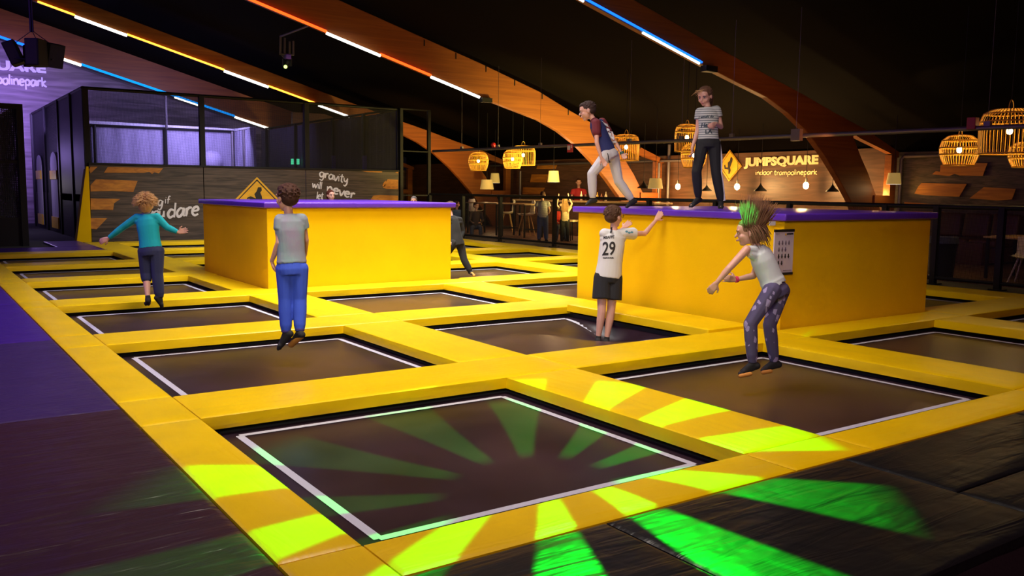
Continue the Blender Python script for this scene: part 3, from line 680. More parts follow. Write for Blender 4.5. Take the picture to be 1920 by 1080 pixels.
# sign on the right wall (plane X = WX): letters 1393..1535 x 292..316
def wp(x, y, v=None): return at(x, y, X, WX - .03 if v is None else v)
t = thing('wall_sign', 'Cream lettering with a yellow diamond on the brown wall above the hanging bulbs', 'sign', tuple(wp(1440, 310)))
a, c = wp(1394, 318), wp(1534, 312)
b = MB(); o = wp(1394.5, 317); e = wp(1534, 313); hgt = wp(1460, 293).z - wp(1460, 315).z
vs, fs = text_obj('JUMPSQUARE', 1, .035, .02)
put_text(b, 'JUMPSQUARE', o, e - o, (0, 0, 1), (e - o).length, hgt, .055); part(b, 'lettering', M['cream'], t)
for s_, x0, x1 in (('indoor', 1416, 1448), ('trampolinepark', 1451, 1532)):
    b = MB(); o = wp(x0, 328); e = wp(x1, 327); brush(b, s_, o, e - o, (0, 0, 1), (e - o).length, .085, .16); part(b, 'script_word', M['cream'], t)
b = MB(); cc = wp(1369, 311); b.prism([tuple(wp(x, y)) for x, y in ((1369, 281), (1391, 311), (1367, 340), (1348, 311))], (-.02, 0, 0)); part(b, 'diamond', M['signyellow'], t)
b = MB()
P = [(1372, 294), (1374, 298), (1373, 303), (1371, 308), (1369, 314), (1370, 320), (1368, 326), (1366, 326), (1366, 318), (1359, 317), (1358, 310), (1360, 309), (1361, 314), (1365, 314), (1365, 305), (1369, 301), (1370, 296)]
b.prism([tuple(wp(x, y, WX - .052)) for x, y in P], (-.01, 0, 0))
for (p, q) in (((1369, 284), (1388.5, 311)), ((1388.5, 311), (1367.2, 337)), ((1367.2, 337), (1350.5, 311)), ((1350.5, 311), (1369, 284))):
    b.tube([wp(*p, WX - .055), wp(*q, WX - .055)], .006, 4)
part(b, 'figure', M['ink'], t, label='black line and leaping figure')
# orange slashes on the near right wall
t = thing('wall_print', 'Torn orange plank slashes printed on the dark wall at the right', 'print', tuple(wp(1800, 340)))
for q in ([(1748, 327), (1755, 321), (1763, 322), (1764, 310), (1775, 305), (1852, 306), (1843, 330), (1800, 329), (1790, 326), (1780, 330)], [(1715, 363), (1722, 350), (1728, 343), (1813, 345), (1799, 369), (1735, 366)], [(1818, 372), (1845, 351), (1905, 354), (1898, 374), (1870, 376)], [(1696, 379), (1785, 385), (1740, 387), (1696, 384)], [(1696, 396), (1770, 397), (1758, 407), (1730, 405)]):
    b = MB(); b.prism([tuple(wp(x, y, WX - .02)) for x, y in q], (-.012, 0, 0)); part(b, 'slash', M['slash'], t)
t = thing('wall_print', 'Faint orange slashes on the dark wall behind the bar between two timber frames', 'print', tuple(wp(1010, 330)))
for q in ([(1010, 306), (1046, 306), (1042, 317), (1006, 317)], [(997, 327), (1028, 327), (1024, 342), (994, 342)], [(981, 351), (1022, 352), (1016, 364), (980, 364)]):
    b = MB(); b.prism([tuple(wp(x, y, WX - .02)) for x, y in q], (-.012, 0, 0)); part(b, 'slash', M['slash'], t)
# gable sign on the end wall: right end of the lettering at pixel 87
GY = 35.77
t = thing('gable_sign', 'Pale lettering lit violet on the far end wall, at the left edge', 'sign', tuple(at(60, 140, Y, GY)))
hgt = at(60, 117, Y, GY).z - at(60, 141, Y, GY).z; o = at(87, 143, Y, GY)
lw_ = hgt * 8.6
b = MB(); put_text(b, 'JUMPSQUARE', (o.x - lw_, GY, o.z), (1, 0, 0), (0, 0, 1), lw_, hgt, .055); part(b, 'lettering', M['white'], t)
b = MB(); o2 = at(88, 163, Y, GY); brush(b, 'trampolinepark', (o2.x - lw_ * .60, GY, o2.z), (1, 0, 0), (0, 0, 1), lw_ * .60, hgt * .46, .17); part(b, 'script_word', M['white'], t)
b = MB(); brush(b, 'indoor', (o2.x - lw_ * .90, GY, o2.z), (1, 0, 0), (0, 0, 1), lw_ * .27, hgt * .46, .17); part(b, 'script_word', M['white'], t)
b = MB(); b.tube([at(-20, 70, Y, 35.6), at(500, 243, Y, 35.6)], .05, 6); tag(b.build('conduit', M['metal']), 'Thin pale pipe running down the end wall below the cyan light strip', 'pipe')

# ------------------------------------------------------------------ speakers and moving head
t = thing('speaker_cluster', 'Cluster of black loudspeakers hanging from the roof at the top left', 'speaker', tuple(dep(60, 100, 13)))
D0 = 13.0; SPB = mat('speaker_black', (.003, .003, .003), .6, spec=.2)
def spk(px, py, w, h, ang, yaw, off, nm='speaker'):
    c = dep(px, py, D0 + off); k = (D0 + off) / F_PX; m = Matrix.Translation(c) @ Matrix.Rotation(math.radians(yaw), 4, 'Z') @ Matrix.Rotation(math.radians(35), 4, 'Z').inverted() @ Matrix.Rotation(math.radians(ang), 4, 'Y')
    b = MB(); b.box(-w * k / 2, w * k / 2, -.13, .13, -h * k / 2, h * k / 2, m); p = part(b, nm, SPB, t, bevel=.015)
    b = MB(); b.box(-w * k / 2 + .02, w * k / 2 - .02, -.135, -.131, -h * k / 2 + .02, h * k / 2 - .02, m); part(b, 'grille', M['skirt'], t)
spk(26, 100, 22, 44, -22, 20, .1); spk(68, 99, 26, 50, 0, 0, -.2); spk(99, 104, 22, 44, 14, -25, .1); spk(53, 104, 12, 40, 0, 40, .3)
b = MB(); top = dep(58, 60, D0); zr = roofz(top.x)
b.tube([top, (top.x, top.y, zr)], .02, 6); q2 = dep(62, 60, D0); b.tube([q2, (q2.x, q2.y, zr)], .012, 6)
for q in ((26, 82), (68, 74), (97, 84)): b.tube([dep(60, 57, D0), dep(*q, D0)], .006, 5)
b.tube([dep(26, 110, D0), dep(68, 112, D0), dep(99, 112, D0)], .012, 5); part(b, 'hanger', M['black'], t)

q = at(578, 48, Y, 17.9); mxx, mzz = q.x, q.z
e_ = at(526, 68, X, mxx)
t = thing('moving_head_light', 'Moving-head spotlight with a lime glowing lens hanging on a bracket under the roof', 'lamp', tuple(e_))
Dm = (e_ - CC).dot(CF)
def dm(x, y, o=0): return dep(x, y, Dm + o)
b = MB(); b.tube([q, e_], .03, 6); b.tube([e_, dm(525.5, 101)], .028, 6); b.tube([dm(534, 71, .3), dm(533.5, 103, .3)], .025, 6); b.tube([dm(543, 78, .6), dm(543, 101, .6)], .025, 6); b.tube([dm(550, 77), dm(550, 103)], .025, 6); b.tube([dm(524, 101), dm(551, 103)], .025, 6); b.tube([dm(527, 102), dm(533, 108)], .025, 6); part(b, 'bracket', M['metal'], t)
kk = Dm / F_PX
b = MB(); c = dm(538.5, 106.5); b.box(-5 * kk, 5 * kk, -.12, .12, -5 * kk, 4 * kk, Matrix.Translation(c)); part(b, 'base', M['purple'], t, bevel=.02, label='violet-blue base housing')
b = MB(); b.tube([dm(545, 110), dm(544.5, 124)], .04, 6); b.tube([dm(532, 110), dm(532, 124)], .04, 6); part(b, 'yoke', M['black'], t)
b = MB(); b.cap(dm(539, 116), dm(536.5, 123), 5.5 * kk, 5 * kk, 14); part(b, 'head', M['black'], t, True)
b = MB(); c = dm(535.3, 125.2, -.25); b.ell(c, (3.2 * kk, 3.2 * kk, 3.2 * kk)); part(b, 'lens', emis('lime_lens', (.55, .95, .12), 5), t, True)

# gobo projector: a real spotlight whose wheel throws a ring of green petals
def gobo(loc, target, energy, color):
    o = light('gobo_spot', 'SPOT', loc, target, energy, color, .018, spot=30, blend=.05)
    d = o.data; d.use_nodes = True; N, L = d.node_tree.nodes, d.node_tree.links; N.clear()
    out = N.new('ShaderNodeOutputLight'); em = N.new('ShaderNodeEmission'); L.new(em.outputs[0], out.inputs[0])
    em.inputs[0].default_value = (*color, 1)
    tc = N.new('ShaderNodeTexCoord'); sp = N.new('ShaderNodeSeparateXYZ'); L.new(tc.outputs['Normal'], sp.inputs[0])
    def mth(op, a, b_=None, c_=None):
        n = N.new('ShaderNodeMath'); n.operation = op
        for i_, v in enumerate((a, b_, c_)):
            if v is None: continue
            if isinstance(v, (int, float)): n.inputs[i_].default_value = v
            else: L.new(v, n.inputs[i_])
        return n.outputs[0]
    zz = mth('ABSOLUTE', sp.outputs[2]); u = mth('DIVIDE', sp.outputs[0], zz); v = mth('DIVIDE', sp.outputs[1], zz)
    r = mth('SQRT', mth('ADD', mth('MULTIPLY', u, u), mth('MULTIPLY', v, v))); th = mth('ARCTAN2', v, u)
    # twelve petals, widening outwards
    ang = mth('COSINE', mth('MULTIPLY_ADD', th, 12.0, GPH))
    rr = mth('MULTIPLY_ADD', r, -3.0, .55)
    petal = mth('MULTIPLY', mth('SUBTRACT', ang, rr), 6.0)
    inn = mth('MULTIPLY', mth('SUBTRACT', r, .050), 60.0); outr = mth('MULTIPLY', mth('SUBTRACT', .225, r), 40.0)
    def sat(a): n = N.new('ShaderNodeClamp'); L.new(a, n.inputs[0]); return n.outputs[0]
    st = mth('MULTIPLY', mth('MULTIPLY', sat(petal), sat(inn)), sat(outr)); L.new(st, em.inputs[1]); return o
GPH = 1.2
gobo((5.6, 4.1, 6.0), (1.27, .52, -.05), 8200, (.01, 1.0, .13))
# ------------------------------------------------------------------ fence and pipe on the bar side
FX = 12.5
t = thing('net_fence', 'Black rail fence with netting between the court and the seating area', 'fence', (FX, 12, -.02))
r0, r1 = at(806, 364, X, FX), at(1935, 398, X, FX)
RZ = 1.29
b = MB(); b.tube([(FX, r0.y, RZ), (FX, 2.0, 1.255)], .036, 8); part(b, 'top_rail', M['black'], t, True)
b = MB(); b.tube([(FX, r0.y, .09), (FX, 2.0, .09)], .028, 8); part(b, 'bottom_rail', M['black'], t, True)
for px in (806, 868, 938, 1040, 1217, 1341, 1480, 1660, 1757, 1880):
    y = at(px, 400, X, FX).y; b = MB(); w_ = .045; b.box(FX - w_, FX + w_, y - w_, y + w_, -.02, RZ - .02); part(b, 'post', M['black'], t)
    b = MB(); b.box(FX - .1, FX + .1, y - .1, y + .1, -.02, .0); part(b, 'foot_plate', M['black'], t)
b = MB(); b.box(FX - .003, FX, 2.0, r0.y, .1, RZ - .03); part(b, 'netting', netmat('fence_net', (.004, .004, .004), .16, .02), t)
PXX = 12.6
a, c = at(812, 283.5, X, PXX), at(1960, 235, X, PXX)
t = thing('ceiling_pipe', 'Long grey steel pipe hung over the fence with thin rods', 'pipe', tuple(a))
b = MB(); b.tube([a, c], .04, 10); part(b, 'pipe', M['metal'], t, True)
for px in (866, 934, 1013, 1180, 1278, 1372, 1492, 1850):
    q = at(px, 262, X, PXX); f_ = (q.y - a.y) / (c.y - a.y); z = a.z + f_ * (c.z - a.z)
    b = MB(); b.tube([(PXX, q.y, z), (PXX, q.y, roofz(PXX))], .0035, 5); part(b, 'rod', M['metal'], t)
    b = MB(); b.box(PXX - .03, PXX + .03, q.y - .05, q.y + .05, z - .02, z + .10); part(b, 'clamp', M['metal'], t)
b = MB(); q = at(1494, 252, X, PXX - .08); b.box(q.x - .05, q.x + .05, q.y - .1, q.y + .1, q.z - .12, q.z + .1); part(b, 'junction_box', M['metal'], t)
q = at(1824, 231, X, PXX); b = MB(); b.box(q.x - .06, q.x + .06, q.y - .07, q.y + .07, q.z - .10, q.z + .09)
tag(b.build('alarm_box', mat('red_alarm', (.30, .02, .02), .5), None, False, None, .01), 'Small red alarm box standing on the pipe near the biggest rattan lamp', 'alarm')
q = at(1069, 278, X, PXX - .06); b = MB(); b.box(q.x - .01, q.x + .01, q.y - .11, q.y + .11, q.z - .10, q.z + .10); o_ = b.build('fire_sign', mat('fire_sign_red', (.65, .05, .05), .5)); tag(o_, 'Small red and white fire sign hanging on the pipe', 'sign')
b = MB(); b.box(q.x - .018, q.x - .011, q.y - .02, q.y + .09, q.z - .04, q.z + .07); b.box(q.x - .018, q.x - .011, q.y - .09, q.y - .05, q.z + .0, q.z + .08); w_ = b.build('pictogram', M['white']); w_.parent = o_
q = at(925, 272, X, PXX); b = MB(); b.ell(q, (.07, .07, .08)); tag(b.build('alarm_light', mat('red_lens', (.5, .02, .02), .3), None, True), 'Small red alarm light on top of the pipe at its far end', 'alarm')

# ------------------------------------------------------------------ rattan pendants
def rattan(px, py, wpx, hpx, kind, xx, label, lampw=32, nrib=40):
    c = at(px, py, X, xx); D = (c - CC).dot(CF); k = D / F_PX; R = wpx * k / 2; H = hpx * k
    t = thing('rattan_pendant', label, 'lamp', tuple(c), 'rattan cage lamps over the fence')
    if kind == 'round': prof = [(.30, .5), (.62, .46), (.88, .32), (1.0, .08), (.98, -.14), (.88, -.34), (.76, -.5)]
    else: prof = [(.25, .5), (.62, .48), (.86, .40), (.97, .22), (.99, 0), (.98, -.25), (.96, -.5)]
    b = MB()
    P = [Vector((r * R, 0, z * H)) for r, z in prof]
    for j in range(nrib):
        q = 2 * math.pi * j / nrib; m = Matrix.Rotation(q, 3, 'Z'); b.tube([c + m @ p for p in P], .0052 * (R / .25) ** .5, 4)
    part(b, 'ribs', M['rattan'], t, True)
    for i_ in ((0, 2, 3, 4, 6) if kind == 'round' else (0, 2, 3, 6)):
        r, z = prof[i_]; b = MB(); b.tube([c + Vector((r * R * math.cos(a_), r * R * math.sin(a_), z * H - .008)) for a_ in [2 * math.pi * j / 28 for j in range(28)]], .012, 4, closed=True)
        part(b, 'hoop', M['rattan'], t, True)
    b = MB(); b.tube([c + Vector((.14 * R * 1.2 * math.cos(a_), 0, .5 * H + .16 * R * 2 * math.sin(a_))) for a_ in [math.pi * j / 10 for j in range(11)]], .008, 5); part(b, 'handle', M['rattan'], t)
    b = MB(); b.tube([c + Vector((0, 0, .06)), (c.x, c.y, roofz(c.x))], .006, 5); part(b, 'cord', M['black'], t)
    b = MB(); b.ell(c, (.045, .045, .055)); part(b, 'bulb', M['bulb'], t, True, label='lit bulb')
    light('pendant_glow', 'POINT', tuple(c + Vector((0, 0, -.02))), None, lampw, (1.0, .66, .2), .05)
    return t
rattan(897, 302, 38, 34, 'round', 13.8, 'Round rattan cage lamp, farthest left under the pipe')
rattan(961, 298, 37, 34, 'round', 13.6, 'Round rattan cage lamp overlapping the front of a larger bell-shaped one')
rattan(981, 291, 46, 36, 'bell', 14.6, 'Bell-shaped rattan lamp behind the overlapping round one')
rattan(1174, 276, 50, 48, 'bell', 14.0, 'Bell-shaped rattan lamp behind the boy in the maroon and navy shirt')
rattan(1288, 258, 46, 50, 'bell', 13.6, 'Upper bell-shaped rattan lamp beside the girl in the striped shirt')
rattan(1301, 291, 48, 44, 'round', 14.4, 'Lower round rattan lamp behind the legs of the girl in the striped shirt')
rattan(1799, 281, 69, 55, 'round', 13.6, 'Round rattan lamp alone under the pipe at the right', 22)
rattan(1893, 246, 105, 82, 'bell', 13.3, 'Largest bell-shaped rattan lamp at the right edge of the photo', 26, 44)
rattan(1928, 289, 68, 46, 'round', 14.7, 'Round rattan lamp half hidden under the largest one, at the right edge', 18)

# ------------------------------------------------------------------ fabric shades, bulbs, black pendants at the bar
def shade(px, py, wpx, hpx, xx, label, tilt=0, glow=8):
    c = at(px, py, X, xx); k = (c - CC).dot(CF) / F_PX; R = wpx * k / 2; H = hpx * k
    t = thing('fabric_lamp', label, 'lamp', tuple(c), 'fabric shades above the bar')
    b = MB(); b.lathe(c, [(R, -H / 2), (R * .78, H / 2)], 24); part(b, 'shade', M['shade'], t, True)
    b = MB(); b.lathe(c, [(0.001, -H * .42), (R * .94, -H * .42), (R * .94, -H * .5), (.001, -H * .5)], 24); part(b, 'diffuser', emis('warm_diffuser', (1, .93, .7), 2.2), t)
    b = MB(); b.tube([c + Vector((0, 0, H / 2)), (c.x, c.y, roofz(c.x))], .008, 5); part(b, 'cord', M['black'], t)
    if glow: light('shade_glow', 'POINT', tuple(c - Vector((0, 0, H * .5 + .12))), None, glow, (1.0, .62, .25), .08)
shade(913, 346, 26, 18, 15.5, 'Beige drum lampshade with glowing underside over the high table, left one')
shade(928, 334, 19, 18, 17.0, 'Small beige lampshade just right of the drum shade at the left')
shade(1038, 331, 23, 21, 16.2, 'Pale tapered lampshade above the boy in the grey shirt and jeans')
shade(1229, 344, 28, 19, 16.5, 'Olive drum lampshade with bright underside right of the second timber leg')
shade(1676, 335, 27, 21, 18.3, 'Yellow-green lampshade in front of the wooden post at the right', 0, 4)
shade(1181, 342, 14, 17, 18.0, 'Small pinkish lampshade close to the second timber leg', 0, 3)
def bulb(px, py, xx, label):
    c = at(px, py, X, xx); t = thing('bare_bulb', label, 'lamp', tuple(c), 'bare bulbs before the brown wall')
    b = MB(); b.ell(c, (.075, .075, .095)); part(b, 'bulb', M['bulb'], t, True)
    b = MB(); b.tube([c + Vector((0, 0, .08)), c + Vector((0, 0, .20))], .03, 8); b.tube([c + Vector((0, 0, .2)), (c.x, c.y, roofz(c.x))], .008, 5); part(b, 'cord', M['black'], t)
    light('bulb_glow', 'POINT', tuple(c - Vector((.12, 0, .0))), None, 190, (1.0, .58, .20), .08)
bulb(1271, 350, 18.5, 'Bare glowing bulb left of the striped-shirt girl, before the brown wall')
bulb(1382, 350, 18.5, 'Bare glowing bulb below the yellow diamond sign')
bulb(1511, 348, 18.5, 'Bare glowing bulb below the right end of the lettering')
def cone(px, py, wpx, hpx, xx, label):
    c = at(px, py, X, xx); k = (c - CC).dot(CF) / F_PX; R = wpx * k / 2; H = hpx * k
    t = thing('black_pendant', label, 'lamp', tuple(c), 'black cone pendants before the brown wall')
    b = MB(); b.lathe(c, [(R, -H / 2), (R * .95, -H * .38), (R * .4, 0), (R * .12, H * .35), (R * .08, H / 2), (.001, H / 2)], 24); part(b, 'shade', M['black'], t, True)
    b = MB(); b.lathe(c, [(.001, -H * .4), (R * .9, -H * .46), (.001, -H * .5)], 20); part(b, 'inner_glow', emis('amber_inner', (1, .5, .06), 1.6), t)
    b = MB(); b.tube([c + Vector((0, 0, H / 2)), (c.x, c.y, roofz(c.x))], .008, 5); part(b, 'cord', M['black'], t)
cone(1426, 351, 24, 15, 18.2, 'Black cone pendant between the two bulbs under the sign')
cone(1561, 352, 24, 15, 18.2, 'Black cone pendant half behind the nearest timber leg')
cone(1207, 346, 24, 14, 17.5, 'Black cone pendant left of the olive lampshade')
cone(1325, 352, 20, 12, 18.2, 'Black cone pendant behind the legs of the striped-shirt girl')
light('knee_glow', 'POINT', tuple(at(1640, 366, X, 18.6)), None, 45, (1.0, .5, .12), .1)
light('knee_glow', 'POINT', tuple(at(1236, 362, X, 18.2)), None, 45, (1.0, .5, .12), .1)
light('frame_fill', 'SPOT', (14.5, 14.6, .8), (14.6, 17.9, 3.0), 2400, (1.0, .78, .20), .3, spot=95, blend=.9)  # this and the next spots are added fill without fixtures, brightening the timber
light('frame_fill', 'SPOT', (14.2, 23.6, .8), (14.6, 26.6, 3.0), 800, (1.0, .55, .14), .3, spot=95, blend=.9)
light('frame_fill', 'SPOT', (9.6, 15.0, 3.0), (9.0, 17.9, 5.4), 40, (1.0, .30, .10), .3, spot=120, blend=.9)
light('frame_fill', 'SPOT', (12.6, 6.9, 2.4), (14.8, 9.6, 3.6), 55, (1.0, .25, .07), .3, spot=120, blend=.9)
light('frame_fill', 'SPOT', (7.0, 24.1, 4.2), (8.0, 26.6, 5.4), 40, (1.0, .22, .08), .3, spot=120, blend=.9)

# pipes and posts on the side wall
def vpipe(px, y0, y1, xx, r, label, m='metal', name='wall_pipe'):
    a_ = at(px, y0, X, xx); b = MB(); b.tube([(xx, a_.y, -.02), (xx, a_.y, a_.z)], r, 8)
    return tag(b.build(name, M[m], None, True), label, 'pipe')
vpipe(1255, 271, 380, WX - .1, .05, 'Upright pale pipe at the left end of the sign wall')
vpipe(1236, 306, 380, WX - .3, .045, 'Upright pale pipe just left of the wooden post by the olive lampshade')
vpipe(1665, 292, 380, WX - .15, .05, 'Upright pale pipe left of the wooden post at the right')
q = at(1691, 293, X, WX - .1)
b = MB(); e = at(1960, 285, X, WX - .1); b.tube([(WX - .1, q.y, -.02), (WX - .1, q.y, q.z - .08), (WX - .1, q.y - .08, q.z), (WX - .1, e.y, q.z + .0)], .05, 8); tag(b.build('wall_pipe', M['metal'], None, True), 'Pale pipe turning from upright to level above the orange slash wall', 'pipe')
q = at(976, 300, X, WX - .3); b = MB(); b.tube([(q.x, q.y, -.02), (q.x, q.y, 2.2)], .05, 8); tag(b.build('wall_pipe', M['metal'], None, True), 'Upright pale pipe behind the two overlapping rattan lamps', 'pipe')
q = at(1085, 292, X, WX - .2); e = at(1000, 297, X, WX - .2); b = MB(); b.tube([(q.x, q.y - 6, 2.45), (q.x, e.y + 3, 2.45)], .045, 8); tag(b.build('wall_pipe', M['metal'], None, True), 'Level pale pipe along the top of the far bar wall', 'pipe')

# ------------------------------------------------------------------ bar furniture
def stool(x, y, rot, label):
    t = thing('shell_stool', label, 'chair', (x, y, -.02), 'white shell stools')
    m = Matrix.Translation((x, y, -.02)) @ Matrix.Rotation(rot, 4, 'Z')
    b = MB(); prof = [(.25, .70), (.24, .685), (.10, .67), (-.10, .67), (-.20, .70), (-.245, .80), (-.27, .95), (-.285, 1.08), (-.28, 1.13)]; V = []; nn = 11
    for i, (yy_, z) in enumerate(prof):
        wd = .22 if i < 5 else .22 - .03 * (i - 4)
        for j in range(nn):
            s_ = (j / (nn - 1)) * 2 - 1; up = .06 * s_ * s_ * (1 if i < 5 else .4); fw = .06 * s_ * s_ * (1 if i >= 5 else 0)
            V.append(m @ Vector((s_ * wd, yy_ + fw, z + up)))
    fs = [(i * nn + j, i * nn + j + 1, (i + 1) * nn + j + 1, (i + 1) * nn + j) for i in range(len(prof) - 1) for j in range(nn - 1)]
    n0 = len(V); V2 = V + [v - Vector((0, 0, .012)) - (m.to_3x3() @ Vector((0, .012, 0))) for v in V]; b.add(V2, fs + [tuple(k + n0 for k in reversed(f)) for f in fs])
    edge = [j for j in range(nn)] + [i * nn + nn - 1 for i in range(1, len(prof))] + [(len(prof) - 1) * nn + j for j in range(nn - 2, -1, -1)] + [i * nn for i in range(len(prof) - 2, 0, -1)]
    b.f += [(edge[k], edge[(k + 1) % len(edge)], edge[(k + 1) % len(edge)] + n0, edge[k] + n0) for k in range(len(edge))]
    part(b, 'seat', M['plastic'], t, True)
    for sx_ in (-1, 1):
        for sy_ in (-1, 1):
            b = MB(); b.tube([m @ Vector((sx_ * .10, sy_ * .10, .655)), m @ Vector((sx_ * .23, sy_ * .23, 0))], [.02, .013], 8); part(b, 'leg', M['woodleg'], t, True)
    b = MB(); b.tube([m @ Vector((.19 * math.cos(a_) * 1.2, .19 * math.sin(a_) * 1.2, .24)) for a_ in [math.pi / 4 + math.pi / 2 * k for k in range(4)]], .008, 6, closed=True); part(b, 'foot_ring', M['black'], t)
def table(x0, x1, y0, y1, z, label, name='high_table', legs=True):
    t = thing(name, label, 'table', ((x0 + x1) / 2, (y0 + y1) / 2, -.02))
    b = MB(); b.box(x0, x1, y0, y1, z - .035, z); part(b, 'top', M['tabletop'], t, bevel=.006)
    for a_ in (x0 + .06, x1 - .06):
        for c_ in (y0 + .06, y1 - .06):
            b = MB(); b.box(a_ - .022, a_ + .022, c_ - .022, c_ + .022, -.02, z - .035); part(b, 'leg', M['black'], t)
    b = MB(); b.box(x0 + .05, x1 - .05, y0 + .05, y0 + .07, .22, .25); b.box(x0 + .05, x1 - .05, y1 - .07, y1 - .05, .22, .25); part(b, 'brace', M['black'], t)
q0, q1 = at(884, 388, Z, 1.02), at(940, 389, Z, 1.02)
tx, ty = at(912, 388, X, 14.6).x, at(912, 388, X, 14.6).y
table(14.2, 15.0, at(940, 388, X, 14.4).y, at(882, 388, X, 14.4).y, 1.03, 'High oak-topped table with black legs, left of the white stools behind the fence')
table(14.2, 15.0, at(993, 390, X, 14.4).y, at(947, 389, X, 14.4).y, 1.03, 'High oak-topped table with black legs between the two white stools')
s1 = at(950, 405, X, 15.5); s2 = at(987, 405, X, 14.9)
stool(s1.x, s1.y, math.radians(60), 'White shell stool behind the fence, left one, behind the high table')
stool(s2.x, s2.y, math.radians(75), 'White shell stool on beech legs beside the boy in jeans')
stool(15.6, at(890, 405, X, 15.6).y, math.radians(-60), 'White shell stool in the shade at the far left high table')
# bar counter
ca, cb = at(985, 375, X, 17.0).y, at(1245, 385, X, 17.0).y
t = thing('bar_counter', 'Long dark wooden bar counter with pale lit top behind the fence', 'counter', (17, (ca + cb) / 2, -.02))
b = MB(); b.box(16.6, 17.1, cb, ca, -.02, 1.08); part(b, 'front', M['brownwall'], t)
b = MB(); b.box(16.5, 17.25, cb - .1, ca + .1, 1.08, 1.13); part(b, 'top', M['tabletop'], t)
light('bar_light', 'AREA', (16.2, (ca + cb) / 2, 2.4), (16.8, (ca + cb) / 2, 1.0), 60, (1.0, .6, .25), 2.0)
light('bar_light', 'POINT', (15.4, 18.6, 2.1), None, 40, (1.0, .62, .3), .2)
light('bar_light', 'POINT', (14.6, 21.5, 2.2), None, 35, (1.0, .5, .25), .2)
for k, (px, h_, col) in enumerate(((1120, .28, (.5, .3, .05)), (1128, .24, (.2, .06, .03)), (1136, .3, (.5, .42, .3)), (1112, .22, (.35, .12, .03)), (1090, .3, (.6, .55, .45)))):
    q = at(px, 370, X, 16.9); b = MB(); b.lathe((16.9, q.y, 1.13), [(.001, 0), (.04, 0), (.04, h_ * .6), (.015, h_ * .78), (.013, h_), (.001, h_)], 12)
    tag(b.build('bottle', mat('bottle_glass_%s' % 'abcde'[k], col, .2), None, True), '%s standing on the bar counter, %s from the left' % (('Amber bottle', 'Dark bottle', 'Pale bottle', 'Short brown bottle', 'Tall cream bottle')[k], ('third', 'fourth', 'last', 'second', 'first')[k]), 'bottle', 'bottles on the bar')
# right-hand lounge corner
q = at(1800, 450, X, 17.6)
t = thing('leather_sofa', 'Brown leather sofa in the dark corner behind the fence at the right', 'sofa', (17.9, 6.2, -.02))
y0_, y1_ = at(1885, 450, X, 17.6).y, at(1725, 450, X, 17.6).y
b = MB(); b.box(17.3, 18.6, y0_, y1_, -.02, .36); part(b, 'base', M['leather'], t, bevel=.04)
n_ = 3
for k in range(n_):
    ya_, yb_ = y0_ + (y1_ - y0_) * k / n_ + .02, y0_ + (y1_ - y0_) * (k + 1) / n_ - .02
    b = MB(); b.box(17.25, 18.3, ya_, yb_, .36, .52); part(b, 'seat_cushion', M['leather'], t, True, .06, 4)
    b = MB(); m = Matrix.Translation((18.25, 0, .5)) @ Matrix.Rotation(.18, 4, 'Y'); b.box(-.14, .14, ya_, yb_, 0, .55, m); part(b, 'back_cushion', M['leather'], t, True, .08, 4)
q = at(1822, 497, Z, -.02)
b = MB(); b.box(q.x - .1, q.x + .38, q.y - .26, q.y + .26, -.02, .46); tag(b.build('pouf', M['leather'], None, False, (q.x, q.y, -.02), .02), 'Square brown pouf on the floor in front of the leather sofa', 'pouf')
q = at(1752, 522, Z, -.02)
t = thing('waste_bin', 'Black waste bin with a bluish liner right of the yellow box', 'bin', (q.x, q.y, -.02))
b = MB(); b.lathe((q.x + .2, q.y, -.02), [(.001, 0), (.2, 0), (.24, .72), (.001, .72)], 20); part(b, 'body', M['black'], t, True)
b = MB(); b.lathe((q.x + .2, q.y, -.02), [(.255, .62), (.25, .70), (.25, .735), (.2, .74), (.19, .66)], 20); part(b, 'liner', mat('bag', (.10, .12, .2), .4), t, True, label='bluish liner folded over the rim')
q = at(1905, 433, X, 14.6); table(14.2, 15.3, q.y - 1.0, at(1866, 433, X, 14.6).y, .74, 'Low pale-topped table behind the fence at the right edge', 'cafe_table')
q = at(1915, 470, X, 13.9)
t = thing('shell_chair', 'White shell chair with a pale slanting leg at the right edge', 'chair', (13.9, q.y - .1, -.02))
b = MB(); m = Matrix.Translation((13.9, q.y - .1, -.02)) @ Matrix.Rotation(math.radians(100), 4, 'Z')
prof = [(.24, .45), (.1, .43), (-.12, .43), (-.21, .47), (-.25, .62), (-.28, .78)]; V = []
for i, (yy_, z) in enumerate(prof):
    for j in range(7):
        s_ = j / 3 - 1; V.append(m @ Vector((s_ * .22, yy_ + (.05 * s_ * s_ if i > 3 else 0), z + (.05 * s_ * s_ if i <= 3 else 0))))
fs = [(i * 7 + j, i * 7 + j + 1, (i + 1) * 7 + j + 1, (i + 1) * 7 + j) for i in range(5) for j in range(6)]
b.add(V + [v - Vector((0, 0, .012)) for v in V], fs + [tuple(k + 42 for k in reversed(f)) for f in fs]); part(b, 'seat', M['plastic'], t, True)
for sx_ in (-1, 1):
    for sy_ in (-1, 1):
        b = MB(); b.tube([m @ Vector((sx_ * .1, sy_ * .1, .43)), m @ Vector((sx_ * .22, sy_ * .22, 0))], [.018, .012], 8); part(b, 'leg', M['plastic'], t, True)
b = MB(); a_ = at(1770, 490, Z, -.015)
b.box(13.2, 19.1, 2.2, 9.5, -.02, -.008); tag(b.build('wooden_flooring', wood('lounge_floor', (.06, .025, .015), (.2, .09, .05), (1, 14, 1), .5)), 'Striped brown wooden flooring of the lounge corner at the right', 'flooring')
